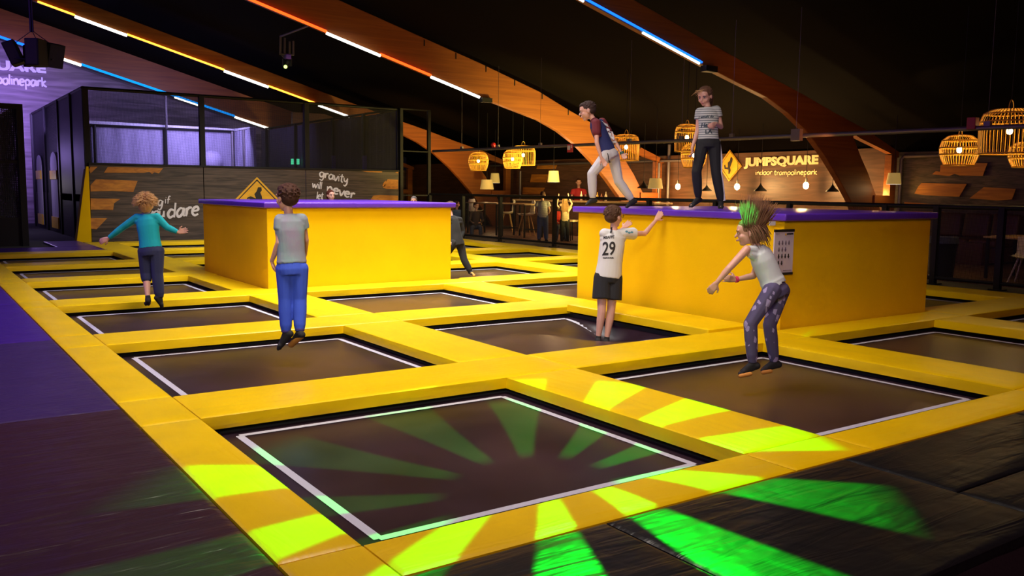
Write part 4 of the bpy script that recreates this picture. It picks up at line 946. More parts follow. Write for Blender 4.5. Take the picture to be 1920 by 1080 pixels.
b = MB(); b.box(13.4, 19.1, 10.5, 30, -.02, -.008); tag(b.build('wooden_flooring', wood('bar_floor', (.12, .05, .03), (.3, .15, .09), (1, 14, 1), .4)), 'Brown wooden flooring of the bar area behind the fence', 'flooring')
# ------------------------------------------------------------------ people
def skinmat(name, c):
    m, t, b = nt(name); b.inputs['Base Color'].default_value = (*c, 1); b.inputs['Roughness'].default_value = .5
    b.inputs['Subsurface Weight'].default_value = .08; b.inputs['Subsurface Radius'].default_value = (.02, .008, .005); return m
SK = skinmat('skin', (.66, .36, .27)); SKD = skinmat('skin_warm', (.55, .30, .20))
LIP = mat('lips', (.50, .16, .14), .5); EYW = mat('eye_white', (.7, .68, .66), .3); EYD = mat('iris', (.04, .025, .02), .3)
def cloth(name, c, bs=14, bump=.5, **k): return mat(name, c, .85, bump=bump, bscale=(bs, bs, bs * .5), bdist=.012, **k)
def hairmat(name, c): return mat(name, c, .75, spec=.15, bump=.6, bscale=(120, 120, 15), bdist=.003, var=.3, vscale=(30, 30, 5))
def remesh(mb, name, m, parent, vox, it=3, fac=.5):
    ob = mb.build(name, m, None, True)
    md = ob.modifiers.new('r', 'REMESH'); md.mode = 'VOXEL'; md.voxel_size = vox; md.use_smooth_shade = True
    sm = ob.modifiers.new('s', 'SMOOTH'); sm.iterations = it; sm.factor = fac
    dg = bpy.context.evaluated_depsgraph_get(); me = bpy.data.meshes.new_from_object(ob.evaluated_get(dg))
    old = ob.data; ob.modifiers.clear(); ob.data = me; bpy.data.meshes.remove(old); me.name = name
    me.materials.clear(); me.materials.append(m); me.polygons.foreach_set('use_smooth', [True] * len(me.polygons))
    ob.parent = parent; ob.location = -Vector(parent.location); return ob
def hand(mb, wr, tip, w, curl=.5, s=1.0, thumb=1, spread=1.0):
    wr = Vector(wr); tip = Vector(tip); d = (tip - wr).normalized(); w = Vector(w); w = (w - d * w.dot(d)).normalized(); n = d.cross(w)
    Lp = .075 * s
    for i, (off, ln) in enumerate(((-.027, .060), (-.009, .070), (.009, .066), (.026, .050))):
        k = wr + d * Lp * (1 - .06 * abs(i - 1.3)) + w * off * s * (1 + .0 * spread)
        mb.cap(wr + w * off * .55 * s + d * .012, k, .0125 * s, .0105 * s, 8)
        dd = (d + w * (off * 5 * spread)).normalized(); p = k; L = ln * s
        for q, fr in enumerate((.45, .32, .23)):
            ang = curl * (.5 + .5 * q); dq = (dd * math.cos(ang) + n * math.sin(ang)).normalized(); e = p + dq * L * fr
            mb.cap(p, e, (.0088 - .0009 * q) * s, (.0082 - .0009 * q) * s, 8); p = e
    th = wr + d * .022 * s - w * thumb * .02 * s
    e = th + (d * .55 - w * thumb * .75 + n * .35).normalized() * .036 * s; mb.cap(th, e, .0125 * s, .010 * s, 8)
    mb.cap(e, e + (d * .85 - w * thumb * .3 + n * .25).normalized() * .028 * s, .0098 * s, .0080 * s, 8)
def foot(mb, an, toe, s, r=.027, up=Vector((0, 0, 1))):
    an = Vector(an); toe = Vector(toe); d = toe - an; L = d.length; dh = d.normalized()
    side = dh.cross(up)
    if side.length < .1: side = CR.copy()
    side.normalize(); dn = dh.cross(side).normalized()
    if dn.z > 0 and abs(dh.z) < .8: dn = -dn
    # heel sits behind the ankle, sole below it
    heel = an - dh * .018 * s + dn * .03 * s
    ball = toe - dh * .045 * s
    mb.cap(an, heel, .030 * s, .031 * s); mb.cap(heel, ball, .030 * s, .026 * s); mb.cap(an, ball, .033 * s, .024 * s)
    for o_ in (-.017, .017): mb.cap(ball + side * o_ * s, toe + side * o_ * .8 * s - dh * .012, .021 * s, .015 * s)
def cross_n(a, b): return a.cross(b).normalized()
class P: pass
def person(label, D, J, s, face, fdir=None, skin=SK, shirt=None, pants=None, hair=None, shoes=None, sleeve=.42, loose=0, pl=0, pant_end=(1, 1), hem=.02, group=None, name='person', hstyle='short', faceit=False, curlL=.5, curlR=.5, lite=False, wtop=.10, base=None, short_leg=None, handW=None, handWL=None, tshift=0, tank=False, collar=False, hf=1.0, fore=1.0):
    """J: joints as (pixel x, pixel y, metres behind the figure's own depth)"""
    j = {k: dep(v[0], v[1], D + (v[2] if len(v) > 2 else 0)) for k, v in J.items()}
    root = thing(name, label, 'person', tuple(base if base is not None else (j['aL'] + j['aR']) / 2 - Vector((0, 0, .06))), group)
    vox = .0065 if not lite else .014
    hip = (j['hL'] + j['hR']) / 2; neck = j['neck']; sh = (j['sL'] + j['sR']) / 2; head = j['head']
    S = (j['sR'] - j['sL']).normalized(); T = (neck - hip).normalized(); S = (S - T * S.dot(T)).normalized(); Fd = T.cross(S) * -1
    Sh = (j['hR'] - j['hL']); Sh = (Sh - T * Sh.dot(T)).normalized() if Sh.length > .02 else S
    if Sh.dot(S) < 0: Sh = S
    # 'forward' of the chest: up x left... S points to the figure's own right, forward = up x ... 
    def torso(mb, g, lo=-.05):
        hw = max((j['sR'] - j['sL']).length / 2, .09 * s); tl = (neck - hip).length
        pts = []; rr = []
        for f, rx, ry in ((lo / tl, .105, .082), (.0, .118, .088), (.22, .104, .080), (.45, .106, .083), (.68, .120, .088), (.84, .112, .078), (.93, .075, .060)):
            p = hip.lerp(neck, f) + Fd * (0.012 * s * math.sin(min(max(f, 0), 1) * math.pi) * tshift); pts.append(p); rr.append(((rx * s + g), (ry * s + g)))
        mb.tube(pts, rr, 20, True, Fd)
        for k in ('sL', 'sR'):
            mb.cap(hip.lerp(neck, .86), j[k], .055 * s + g, .040 * s + g)
            mb.cap(hip.lerp(neck, .70), j[k].lerp(hip, .12), .06 * s + g, .040 * s + g)
    # ---- body
    b = MB(); torso(b, -.008)
    b.cap(hip.lerp(neck, .92), head - (head - neck).normalized() * .03 * s, .040 * s, .037 * s)
    for q in 'LR':
        el, wr, hd = j['e' + q], j['w' + q], j.get('t' + q); sp = j['s' + q]
        b.cap(sp, el, .037 * s, .028 * s); b.cap(el, el.lerp(wr, .35), .029 * s, .028 * s * fore); b.cap(el.lerp(wr, .3), wr, .028 * s * fore, .0185 * s)
        if hd is not None:
            wv = (handW if q == 'R' else (handWL or handW)) or (CU if abs((hd - wr).normalized().dot(CU)) < .8 else CR)
            if lite: b.cap(wr, hd, .022 * s, .018 * s)
            else: hand(b, wr, hd, wv, curlL if q == 'L' else curlR, s * .95, 1 if q == 'L' else -1)
        h_, kn, an = j['h' + q], j['k' + q], j['a' + q]
        b.cap(h_, kn, .066 * s, .044 * s); b.cap(kn, kn.lerp(an, .3), .044 * s, .043 * s); b.cap(kn.lerp(an, .25), an, .044 * s, .025 * s)
        foot(b, an, j['f' + q], s * .92)
    # ---- head
    f = Vector(face).normalized(); u = fdir if fdir is not None else (head - neck).normalized()
    u = Vector(u); u = (u - f * u.dot(f)).normalized(); r = f.cross(u).normalized(); m = Matrix((r, f, u)).transposed(); hs = s * hf
    def hp(x, y, z): return head + m @ Vector((x * hs, y * hs, z * hs))
    def he(mb, c, rad, nu=18, nv=12): mb.ell(hp(*c), [q * hs for q in rad], m, nu, nv)
    he(b, (0, -.012, .022), (.071, .086, .080)); he(b, (0, .020, -.030), (.056, .060, .060)); he(b, (0, .045, -.078), (.026, .028, .022)); he(b, (0, .035, .03), (.058, .050, .055))
    he(b, (.034, .048, -.028), (.024, .024, .024)); he(b, (-.034, .048, -.028), (.024, .024, .024))
    b.cap(hp(0, .078, .005), hp(0, .098, -.022), .008 * hs, .011 * hs); he(b, (0, .084, -.052), (.020, .009, .008))
    for e_ in (-1, 1): he(b, (e_ * .073, -.008, -.008), (.009, .017, .027)); he(b, (e_ * .030, .076, .022), (.020, .010, .008))
    remesh(b, 'body', skin, root, vox, 2)
    if faceit:
        b = MB()
        for e_ in (-1, 1): b.ell(hp(e_ * .029, .076, .003), (.0105 * hs, .007 * hs, .0052 * hs), m)
        part(b, 'eyes', EYW, root, True, label='eyes')
        b = MB()
        for e_ in (-1, 1): b.ell(hp(e_ * .029, .082, .001), (.0060 * hs, .0035 * hs, .0052 * hs), m); b.tube([hp(e_ * .014, .088, .018), hp(e_ * .030, .087, .023), hp(e_ * .046, .076, .018)], .0028 * hs, 5); b.tube([hp(e_ * .016, .083, .008), hp(e_ * .029, .0855, .0115), hp(e_ * .043, .077, .007)], .0016 * hs, 5)
        part(b, 'irises', EYD, root, True, label='dark irises, lashes and brows')
        b = MB(); b.ell(hp(0, .0935, -.050), (.017 * hs, .0045 * hs, .0032 * hs), m); b.ell(hp(0, .0915, -.056), (.014 * hs, .0045 * hs, .0035 * hs), m); part(b, 'mouth', LIP, root, True, label='red lips')
    # ---- hair
    if hair:
        b = MB()
        if hstyle == 'short':
            he(b, (0, -.020, .034), (.077, .088, .080)); he(b, (0, -.040, -.002), (.068, .066, .060)); he(b, (0, .015, .066), (.062, .062, .040))
        elif hstyle == 'buzz':
            he(b, (0, -.016, .032), (.0735, .087, .078)); he(b, (0, -.034, .0), (.066, .064, .052)); he(b, (0, .022, .070), (.056, .060, .034))
        else:
            he(b, (0, -.020, .034), (.078, .090, .081)); he(b, (0, -.045, -.02), (.070, .062, .078)); he(b, (0, .010, .066), (.062, .060, .040))
        rnd = random.Random(int(D * 100))
        for _ in range(0 if lite else 150):   # short locks break up the outline
            a_ = rnd.uniform(0, 6.283); z_ = rnd.uniform(-.25, 1); q_ = math.sqrt(max(0, 1 - z_ * z_)); dv = Vector((q_ * math.cos(a_), q_ * math.sin(a_), z_))
            if dv.y > .45 and z_ < .62: continue
            o = hp(dv.x * .074, -.018 + dv.y * .085, .032 + dv.z * .078); g_ = m @ Vector((dv.x * .4, dv.y * .4 - .5, dv.z * .3 - .4))
            ln = .022 if hstyle != 'buzz' else .006
            b.tube([o, o + (m @ dv) * .006 + g_.normalized() * ln * .5 * hs, o + (m @ dv) * .004 + g_.normalized() * ln * hs], [.0050, .0045, .0015], 5)
        ho = remesh(b, 'hair', hair, root, .0055 if not lite else .012, 1)
    # ---- clothes
    out = P(); out.root = root; out.j = j; out.hp = hp; out.m = m; out.S = S; out.T = T; out.Fd = Fd; out.hip = hip; out.neck = neck
    def split(a_, c_, t_): return a_.lerp(c_, t_)
    if shirt:
        b = MB(); hw = .010 + loose
        tl = (neck - hip).length; pts = []; rr = []
        for f_, rx, ry in ((-hem / tl, .122, .092), (.1, .120, .090), (.3, .110, .084), (.5, .110, .086), (.68, .122, .090), (.84, .114, .080), (.94, .072, .058), (.98, .052, .048)):
            pts.append(hip.lerp(neck, f_) + Fd * (.012 * s * math.sin(min(max(f_, 0), 1) * math.pi) * tshift)); g_ = hw * (1 if f_ < .6 else .6); rr.append((rx * s + g_, ry * s + g_))
        b.tube(pts, rr, 22, True, Fd)
        for q in 'LR':
            sp, el, wr = j['s' + q], j['e' + q], j['w' + q]
            b.cap(hip.lerp(neck, .86), sp, .058 * s + hw * .5, (.044 if not tank else .030) * s + hw * .4); b.cap(hip.lerp(neck, .70), sp.lerp(hip, .12), .062 * s + hw * .5, (.044 if not tank else .028) * s + hw * .4)
            if tank: continue
            if sleeve <= 1: e_ = sp.lerp(el, sleeve); dd = (e_ - sp); b.tube([sp - dd * .25, sp, sp + dd * .5, e_], [.030 * s, .047 * s + hw * .4, .045 * s + hw * .7, .043 * s + hw], 14)
            else:
                b.cap(sp, el, .047 * s + hw * .3, .036 * s + hw * .3); e_ = el.lerp(wr, .94); b.tube([el, el.lerp(wr, .4), e_], [.036 * s + hw * .3, .034 * s + hw * .3, .0245 * s + hw * .15], 14); b.ell(el, [.036 * s + hw * .3] * 3)
        out.shirt = remesh(b, 'shirt', shirt, root, .0075 if not lite else .015, 3)
    if pants:
        b = MB(); g_ = .008 + pl
        b.cap(j['hL'], j['hR'], .070 * s, .070 * s); b.cap(hip, hip + T * .04 * s, .075 * s)
        b.tube([hip - T * .05 * s, hip, hip + T * wtop * .6 * s, hip + T * wtop * s], [(.112 * s + g_, .088 * s + g_), (.124 * s + g_, .094 * s + g_), (.116 * s + g_ * .6, .088 * s + g_ * .6), (.109 * s + .004, .082 * s + .004)], 22, True, Fd)
        for q, pe in zip('LR', pant_end):
            h_, kn, an = j['h' + q], j['k' + q], j['a' + q]
            if short_leg:
                e_ = h_.lerp(kn, short_leg); b.cap(h_, h_.lerp(e_, .3), .075 * s + g_, .075 * s + g_); b.tube([h_, h_.lerp(e_, .5), e_], [.074 * s + g_, .078 * s + g_ * 1.1, .080 * s + g_ * 1.3], 16)
            else:
                b.cap(h_, kn, .073 * s + g_, .051 * s + g_); e_ = kn.lerp(an, pe)
                b.tube([kn, kn.lerp(e_, .35), kn.lerp(e_, .8), e_], [.051 * s + g_, .050 * s + g_, .040 * s + g_ * 1.1, .030 * s + g_ * .8], 16); b.ell(kn, [.051 * s + g_] * 3)
        out.pants = remesh(b, 'trousers' if not short_leg else 'shorts', pants, root, .0075 if not lite else .015, 3)
    if shoes:
        for q in 'LR':
            b = MB(); foot(b, j['a' + q], j['f' + q], s * 1.04)
            kn, an = j['k' + q], j['a' + q]; b.cap(an.lerp(kn, .10), an, .030 * s, .032 * s)
            remesh(b, 'sock', shoes, root, .007 if not lite else .014, 1)
    return out
from mathutils.bvhtree import BVHTree
def project(mb, target, d, name, m, root, off=.003, label=None):
    """press lettering onto a garment along direction d"""
    me = target.data; mw = Vector(target.parent.location) + target.location
    bv = BVHTree.FromPolygons([v.co + mw for v in me.vertices], [tuple(p.vertices) for p in me.polygons]); d = Vector(d).normalized()
    # cut long faces so they can bend
    tmp = bpy.data.meshes.new('t'); tmp.from_pydata(mb.v, [], mb.f); bm = bmesh.new(); bm.from_mesh(tmp)
    bmesh.ops.triangulate(bm, faces=bm.faces)
    for _ in range(2):
        le = [e for e in bm.edges if e.calc_length() > .02]
        if le: bmesh.ops.subdivide_edges(bm, edges=le, cuts=1)
        bmesh.ops.triangulate(bm, faces=bm.faces)
    V = []
    for v in bm.verts:
        h, n, i, dist = bv.ray_cast(v.co - d * .4, d)
        V.append(h - d * off if h else v.co.copy())
    bm.verts.index_update(); Fs = [tuple(x.index for x in f.verts) for f in bm.faces]; bm.free(); bpy.data.meshes.remove(tmp)
    b = MB(); b.add(V, Fs); return part(b, name, m, target, label=label)
def wild(o, hair, n, fld, seed, rad=.004, zmin=-.1, name='flying_hair', ymax=.5, steps=6, jit=.10):
    rnd = random.Random(seed); b = MB()
    for _ in range(n):
        a_ = rnd.uniform(0, 6.283); z_ = rnd.uniform(zmin, 1); q_ = math.sqrt(max(0, 1 - z_ * z_)); dv = Vector((q_ * math.cos(a_), q_ * math.sin(a_), z_))
        if dv.y > ymax: continue
        p = o.hp(dv.x * .072, -.018 + dv.y * .084, .030 + dv.z * .076); P_ = [p]; vel = (o.m @ dv) * .6; L = rnd.uniform(.6, 1.1)
        for k in range(steps):
            g_, ln = fld(dv, k / steps, rnd); vel = (vel * .55 + g_ * .45 + Vector([rnd.gauss(0, jit) for _ in range(3)])).normalized(); p = p + vel * ln * L / steps; P_.append(p)
        b.tube(P_, [rad * (1 - .8 * k / steps) for k in range(steps + 1)], 4)
    return part(b, name, hair, o.root, True)
UP = Vector((0, 0, 1)); RT = Vector((CR.x, CR.y, 0)).normalized(); FW = Vector((CF.x, CF.y, 0)).normalized()   # right / away, along the floor

SOCK = cloth('black_sock', (.012, .011, .012)); SOCKO = mat('grip_sole', (.55, .22, .03), .7)
# 1 — child in teal, back view, arms out, in the air over the third left bed
D = 10.40
blond = hairmat('blond_hair', (.62, .36, .16))
o = person('Child with fair flying hair in a teal top, jumping with arms spread, back view', D, dict(
    head=(274.5, 383), neck=(274.5, 401), sL=(257, 408), sR=(294, 407), eL=(229, 427, .02), wL=(203, 447, .03), tL=(190, 452, .03), eR=(313, 426, .03), wR=(334, 435.5, .05), tR=(344, 433, .05),
    hL=(272.5, 472), hR=(294, 472), kL=(274, 514, .03), kR=(295, 515, 0), aL=(277.5, 561, -.06), aR=(299.5, 560, 0), fL=(276, 572, .06), fR=(304, 577.5, .03)), 1.02, FW + RT * .1, UP,
    shirt=cloth('teal_jersey', (.0, .34, .42)), pants=cloth('navy_jersey', (.018, .022, .075)), hair=blond, shoes=SOCK, sleeve=2, hem=-.05, pl=.006, pant_end=(.32, .97), hstyle='long', hf=1.0)
b = MB(); b.tube([o.j['neck'] - UP * .025, o.j['neck'] + UP * .015], [(.062, .055), (.05, .046)], 16); remesh(b, 'collar', cloth('grey_collar', (.12, .18, .22)), o.root, .008, 1)
def f1(dv, t, rnd): return (RT * (1.3 * (o.m @ dv).dot(RT)) + UP * (.10 - .9 * t) - FW * .5 * max(0, -dv.y) * .6), .080
wild(o, blond, 760, f1, 3, .0045, -.5, ymax=.6, jit=.05)
# 2 — boy in grey-green tee and blue trousers
D = 7.75
brown = hairmat('dark_brown_hair', (.060, .026, .018))
o = person('Boy in a pale grey-green T-shirt and blue trousers jumping on a left trampoline, back view', D, dict(
    head=(538, 371), neck=(541.5, 399), sL=(525, 411, -.04), sR=(566, 410, .05), eL=(523, 455, -.05), wL=(509.5, 490, .03), tL=(516, 508, .08), eR=(573, 450, .12), wR=(572, 478, .28), tR=(569, 492, .36),
    hL=(534.5, 505), hR=(561, 505, .03), kL=(535, 562, .02), kR=(562, 563, .05), aL=(536.5, 626, .02), aR=(562, 624, .0), fL=(522, 656, .05), fR=(545, 645, .12)), 1.02, -RT * .8 + FW * .75, UP,
    shirt=cloth('grey_green_tee', (.21, .32, .33), var=.25, vscale=(5, 5, 5), col2=(.24, .21, .29)), pants=cloth('blue_jersey', (.035, .085, .55)), hair=brown, shoes=SOCK, sleeve=.45, hem=-.07, pl=.002, pant_end=(.96, .96), curlL=.8, handWL=FW, hf=1.15)
b = MB()
for q in 'LR':
    kn, an = o.j['k' + q], o.j['a' + q]; b.tube([kn.lerp(an, .25), kn.lerp(an, .5), kn.lerp(an, .8), kn.lerp(an, .96)], [.058, .054, .048, .040], 16)
remesh(b, 'lower_legs', cloth('violet_jersey', (.07, .05, .26)), o.root, .008, 3)['label'] = 'darker violet lower trouser legs'
b = MB(); b.cap(dep(546, 646, D + .09), dep(566, 630, D - .02), .030, .026); remesh(b, 'sole', SOCKO, o.root, .008, 1)['label'] = 'orange rubber grip sole'
b = MB(); b.tube([dep(522, 409.5, D - .06), dep(533, 405, D - .02)], [(.03, .02), (.03, .02)], 10); remesh(b, 'shoulder_panel', M['white'], o.root, .008, 1)['label'] = 'white shoulder panel'
# 3 — boy with number 29
D = 10.22
o = person('Boy in a white shirt with black 29 and black shorts, reaching to the box edge', D, dict(
    head=(1151, 406), neck=(1151.5, 430), sL=(1133, 438, -.03), sR=(1168, 438, .05), eL=(1150, 444, .26), wL=(1169, 427.5, .40), tL=(1187, 411.5, .47), eR=(1209, 438, .26), wR=(1230, 413, .42), tR=(1243, 394.5, .48),
    hL=(1129.5, 520), hR=(1151, 521, .04), kL=(1128, 585, -.02), kR=(1145, 587, .03), aL=(1121.5, 636, .02), aR=(1137, 638, .05), fL=(1118, 645, .17), fR=(1136, 645, .20)), 1.12, FW * .75 + RT * .75, UP,
    shirt=cloth('white_football_shirt', (.66, .66, .64), 10), pants=cloth('black_shorts', (.012, .012, .015)), hair=hairmat('brown_hair', (.10, .050, .03)), shoes=SOCK, sleeve=.50, loose=.016, hem=.0, pl=.012, short_leg=.62, curlR=.05, curlL=.15, handW=RT, hf=1.08, fore=.95)
d_ = (CF + RT * .12).normalized()
b = MB(); c0 = dep(1128.5, 479, D - .2); c1 = dep(1153, 478.2, D - .2); k = D / F_PX
put_text(b, '29', c0, c1 - c0, dep(1130, 440, D - .2) - dep(1128, 479, D - .2), (c1 - c0).length, 26 * k, .018); project(b, o.shirt, d_, 'number', M['ink'], o.root, label='black number 29')
b = MB(); c0 = dep(1131, 447.5, D - .2); c1 = dep(1151.5, 446, D - .2); put_text(b, 'MBAPPE', c0, c1 - c0, dep(1131, 430, D - .2) - dep(1130, 447, D - .2), (c1 - c0).length, 6.0 * k, .02); project(b, o.shirt, d_, 'name_print', M['ink'], o.root, label='player name in small dark capitals')
b = MB(); c0 = dep(1130, 484.5, D - .2); c1 = dep(1151.5, 484.5, D - .2); put_text(b, 'QATAR', c0, c1 - c0, dep(1130, 430, D - .2) - dep(1130, 447, D - .2), (c1 - c0).length, 2.6 * k, .08); project(b, o.shirt, d_, 'sponsor_print', M['ink'], o.root)
b = MB(); b.prism([tuple(dep(x, y, D - .2)) for x, y in ((1145, 426), (1148.5, 425.5), (1146.5, 436), (1143.5, 436))], (0, .001, 0)); project(b, o.shirt, d_, 'neck_stripe', M['ink'], o.root, .006)
b = MB()
for (x, y) in ((1175, 434), (1180, 436), (1185, 435)): b.ell(dep(x, y, D - .0), (.016, .016, .012))
project(b, o.shirt, d_, 'sleeve_badges', mat('badge_blue', (.10, .30, .38), .6), o.root, .002, 'small blue-green sleeve badges')
b = MB(); hp = o.hp; b.tube([hp(.076, -.01, .006), hp(.074, .05, .006), hp(.055, .085, .004)], .0035, 6); b.tube([hp(-.076, -.01, .006), hp(-.074, .05, .006), hp(-.055, .085, .004)], .0035, 6)
for e_ in (-1, 1): b.tube([hp(e_ * .031 + .024 * math.cos(a_), .092 - .012 * abs(math.cos(a_)), .004 + .017 * math.sin(a_)) for a_ in [6.283 * i_ / 14 for i_ in range(14)]], .003, 5, closed=True)
part(b, 'glasses', M['ink'], o.root, True, label='dark-rimmed glasses')
# 4 — girl in patterned leggings
D = 7.0
tb = hairmat('light_brown_hair', (.24, .12, .065))
def legging():
    m, t, b = nt('patterned_leggings'); N, L = t.nodes, t.links; b.inputs['Roughness'].default_value = .85
    tc = N.new('ShaderNodeTexCoord'); v = N.new('ShaderNodeTexVoronoi'); v.feature = 'F1'; v.distance = 'MANHATTAN'; v.inputs['Scale'].default_value = 14; v.inputs['Randomness'].default_value = .9
    mp = N.new('ShaderNodeMapping'); mp.inputs['Scale'].default_value = (1.2, 1.2, .75); mp.inputs['Rotation'].default_value = (.4, .3, .5)
    L.new(tc.outputs['Object'], mp.inputs[0]); L.new(mp.outputs[0], v.inputs['Vector'])
    cr = N.new('ShaderNodeValToRGB'); cr.color_ramp.interpolation = 'CONSTANT'; cr.color_ramp.elements[0].color = (.36, .30, .52, 1); cr.color_ramp.elements[1].color = (.085, .07, .15, 1); cr.color_ramp.elements[1].position = .47
    L.new(v.outputs['Distance'], cr.inputs[0]); L.new(cr.outputs[0], b.inputs['Base Color']); return m
o = person('Girl in white sleeveless top and patterned violet leggings in mid-jump, hair flying up', D, dict(
    head=(1403, 436), neck=(1419, 461), sL=(1400, 468, -.11), sR=(1430, 466, .11), eL=(1366, 504, -.16), wL=(1344, 530, -.14), tL=(1330.5, 547, -.12), eR=(1413, 517, .20), wR=(1381, 524, .16), tR=(1356, 521, .14),
    hL=(1447, 545, -.07), hR=(1464, 545, .09), kL=(1407, 607, -.10), kR=(1443, 609, .08), aL=(1411, 683, -.08), aR=(1452, 680, .12), fL=(1385, 703, -.06), fR=(1427, 696, .14)), .95, -RT * 1.0 + FW * .22 - UP * .12, UP + RT * .1,
    shirt=cloth('white_tank_top', (.62, .68, .70), 10), pants=legging(), hair=tb, shoes=SOCK, tank=True, sleeve=.1, hem=-.085, pl=-.003, wtop=.045, pant_end=(.97, .97), hstyle='long', faceit=True, curlL=.9, curlR=.6, handW=UP, hf=1.08)
def f4(dv, t, rnd): return (UP * 1.1 + RT * (.25 + .5 * (o.m @ dv).dot(RT)) + FW * .1), .20
wild(o, tb, 620, f4, 5, .0045, -.1, ymax=.55)
def f4b(dv, t, rnd): return (-UP * .9 + RT * .35), .15
wild(o, tb, 330, f4b, 6, .0055, -.5, name='hanging_hair', ymax=.25)
b = MB(); q = o.j['wR']; dd = (o.j['wR'] - o.j['eR']).normalized(); b.tube([q - dd * .012, q + dd * .012], .026, 12); part(b, 'wristband', mat('pink_band', (.65, .04, .12), .5), o.root, True, label='pink wristband')
b = MB()
for (x, y, x2, y2, of) in ((1388, 705, 1407, 701, -.10), (1430, 698.5, 1445, 696, .1)): b.cap(dep(x, y, D + of), dep(x2, y2, D + of), .017, .017)
remesh(b, 'soles', SOCKO, o.root, .007, 1)['label'] = 'orange grip soles'
light('green_spot', 'SPOT', tuple(dep(1290, 250, 6.0)), tuple(dep(1402, 404, 6.97)), 420, (.02, 1.0, .14), .02, spot=8.5, blend=.3)
# 5 — boy walking on the box
D = 11.25
o = person('Boy in maroon and navy shirt and grey joggers striding left on the yellow box', D, dict(
    head=(1102, 208), neck=(1113, 224), sL=(1118, 231, -.11), sR=(1129, 229, .10), eL=(1119, 268, -.15), wL=(1127.5, 296, -.14), tL=(1137, 312, -.12), eR=(1152, 265, .14), wR=(1166, 287, .10), tR=(1174.5, 301, .06),
    hL=(1138, 291, -.06), hR=(1149, 290, .07), kL=(1110, 326, -.06), kR=(1160, 340, .08), aL=(1111.5, 374, -.02), aR=(1186, 376, .10), fL=(1098, 385, -.03), fR=(1174, 389.5, .08)), .97, -RT * 1.0 + FW * .12 - UP * .25, UP + RT * .0,
    shirt=cloth('navy_football_shirt', (.014, .020, .11)), pants=cloth('grey_joggers', (.52, .50, .52)), hair=hairmat('cropped_dark_hair', (.055, .032, .028)), shoes=SOCK, sleeve=.48, hem=-.05, pl=.004, hstyle='buzz', faceit=True, curlL=.7, curlR=.9, handW=RT, hf=1.18, pant_end=(.94, .94))
b = MB(); j = o.j; b.cap(j['sL'], j['sL'].lerp(j['eL'], .46), .060, .056); b.cap(j['neck'].lerp(j['hL'], .05), j['sL'], .052, .058); b.cap(j['sR'], j['sR'].lerp(j['eR'], .46), .058, .054)
b.tube([j['sL'].lerp(j['hL'], .15) - RT * .03, j['sL'].lerp(j['hL'], .45) - RT * .035], [(.062, .062), (.05, .05)], 12)
remesh(b, 'maroon_sleeves', cloth('maroon_cloth', (.14, .014, .022)), o.root, .0075, 2)['label'] = 'maroon sleeves and side panel'
d5 = (CF * .9 - RT * .55).normalized()
k = D / F_PX; b = MB(); c0 = dep(1142, 262, D); put_text(b, '10', c0, (RT * .75 + FW * .5), UP * 1.0 - RT * .35, 15 * k, 24 * k, .02); project(b, o.shirt, d5, 'number', M['white'], o.root, .008, 'white number 10')
b = MB(); c0 = dep(1129, 232, D); put_text(b, 'NEYMAR', c0, (RT * .8 + FW * .5 - UP * .32), UP - RT * .3, 17 * k, 6 * k, .02); project(b, o.shirt, d5, 'name_print', M['white'], o.root, .008, 'white name letters')
b = MB(); c0 = dep(1148, 268, D); put_text(b, 'QATAR', c0, (RT * .8 + FW * .5), UP - RT * .3, 10 * k, 4 * k, .05); project(b, o.shirt, d5, 'sponsor_print', M['white'], o.root, .008)
b = MB(); b.tube([dep(1140, 286, D - .19), dep(1141.5, 295, D - .17), dep(1144, 305, D - .17)], .006, 5); project(b, o.pants, CF, 'pocket_zip', M['ink'], o.root, .004, 'dark pocket zip')
b = MB(); q = o.j['wR']; dd = (o.j['wR'] - o.j['eR']).normalized(); b.tube([q - dd * .015, q + dd * .015], .028, 12); part(b, 'watch', mat('watch_strap', (.03, .10, .08), .5), o.root, True, label='dark green wrist strap')
# 6 — girl on the box
D = 11.7
def striped():
    m, t, b = nt('striped_tee'); N, L = t.nodes, t.links; b.inputs['Roughness'].default_value = .85
    tc = N.new('ShaderNodeTexCoord'); sp = N.new('ShaderNodeSeparateXYZ'); L.new(tc.outputs['Object'], sp.inputs[0])
    a_ = N.new('ShaderNodeMath'); a_.operation = 'MULTIPLY'; a_.inputs[1].default_value = 33; L.new(sp.outputs[2], a_.inputs[0])
    f_ = N.new('ShaderNodeMath'); f_.operation = 'FRACT'; L.new(a_.outputs[0], f_.inputs[0]); g_ = N.new('ShaderNodeMath'); g_.operation = 'GREATER_THAN'; g_.inputs[1].default_value = .66; L.new(f_.outputs[0], g_.inputs[0])
    mx = N.new('ShaderNodeMix'); mx.data_type = 'RGBA'; mx.inputs[6].default_value = (.52, .53, .50, 1); mx.inputs[7].default_value = (.12, .14, .15, 1); L.new(g_.outputs[0], mx.inputs[0]); L.new(mx.outputs[2], b.inputs['Base Color']); return m
gb = hairmat('mid_brown_hair', (.15, .075, .045))
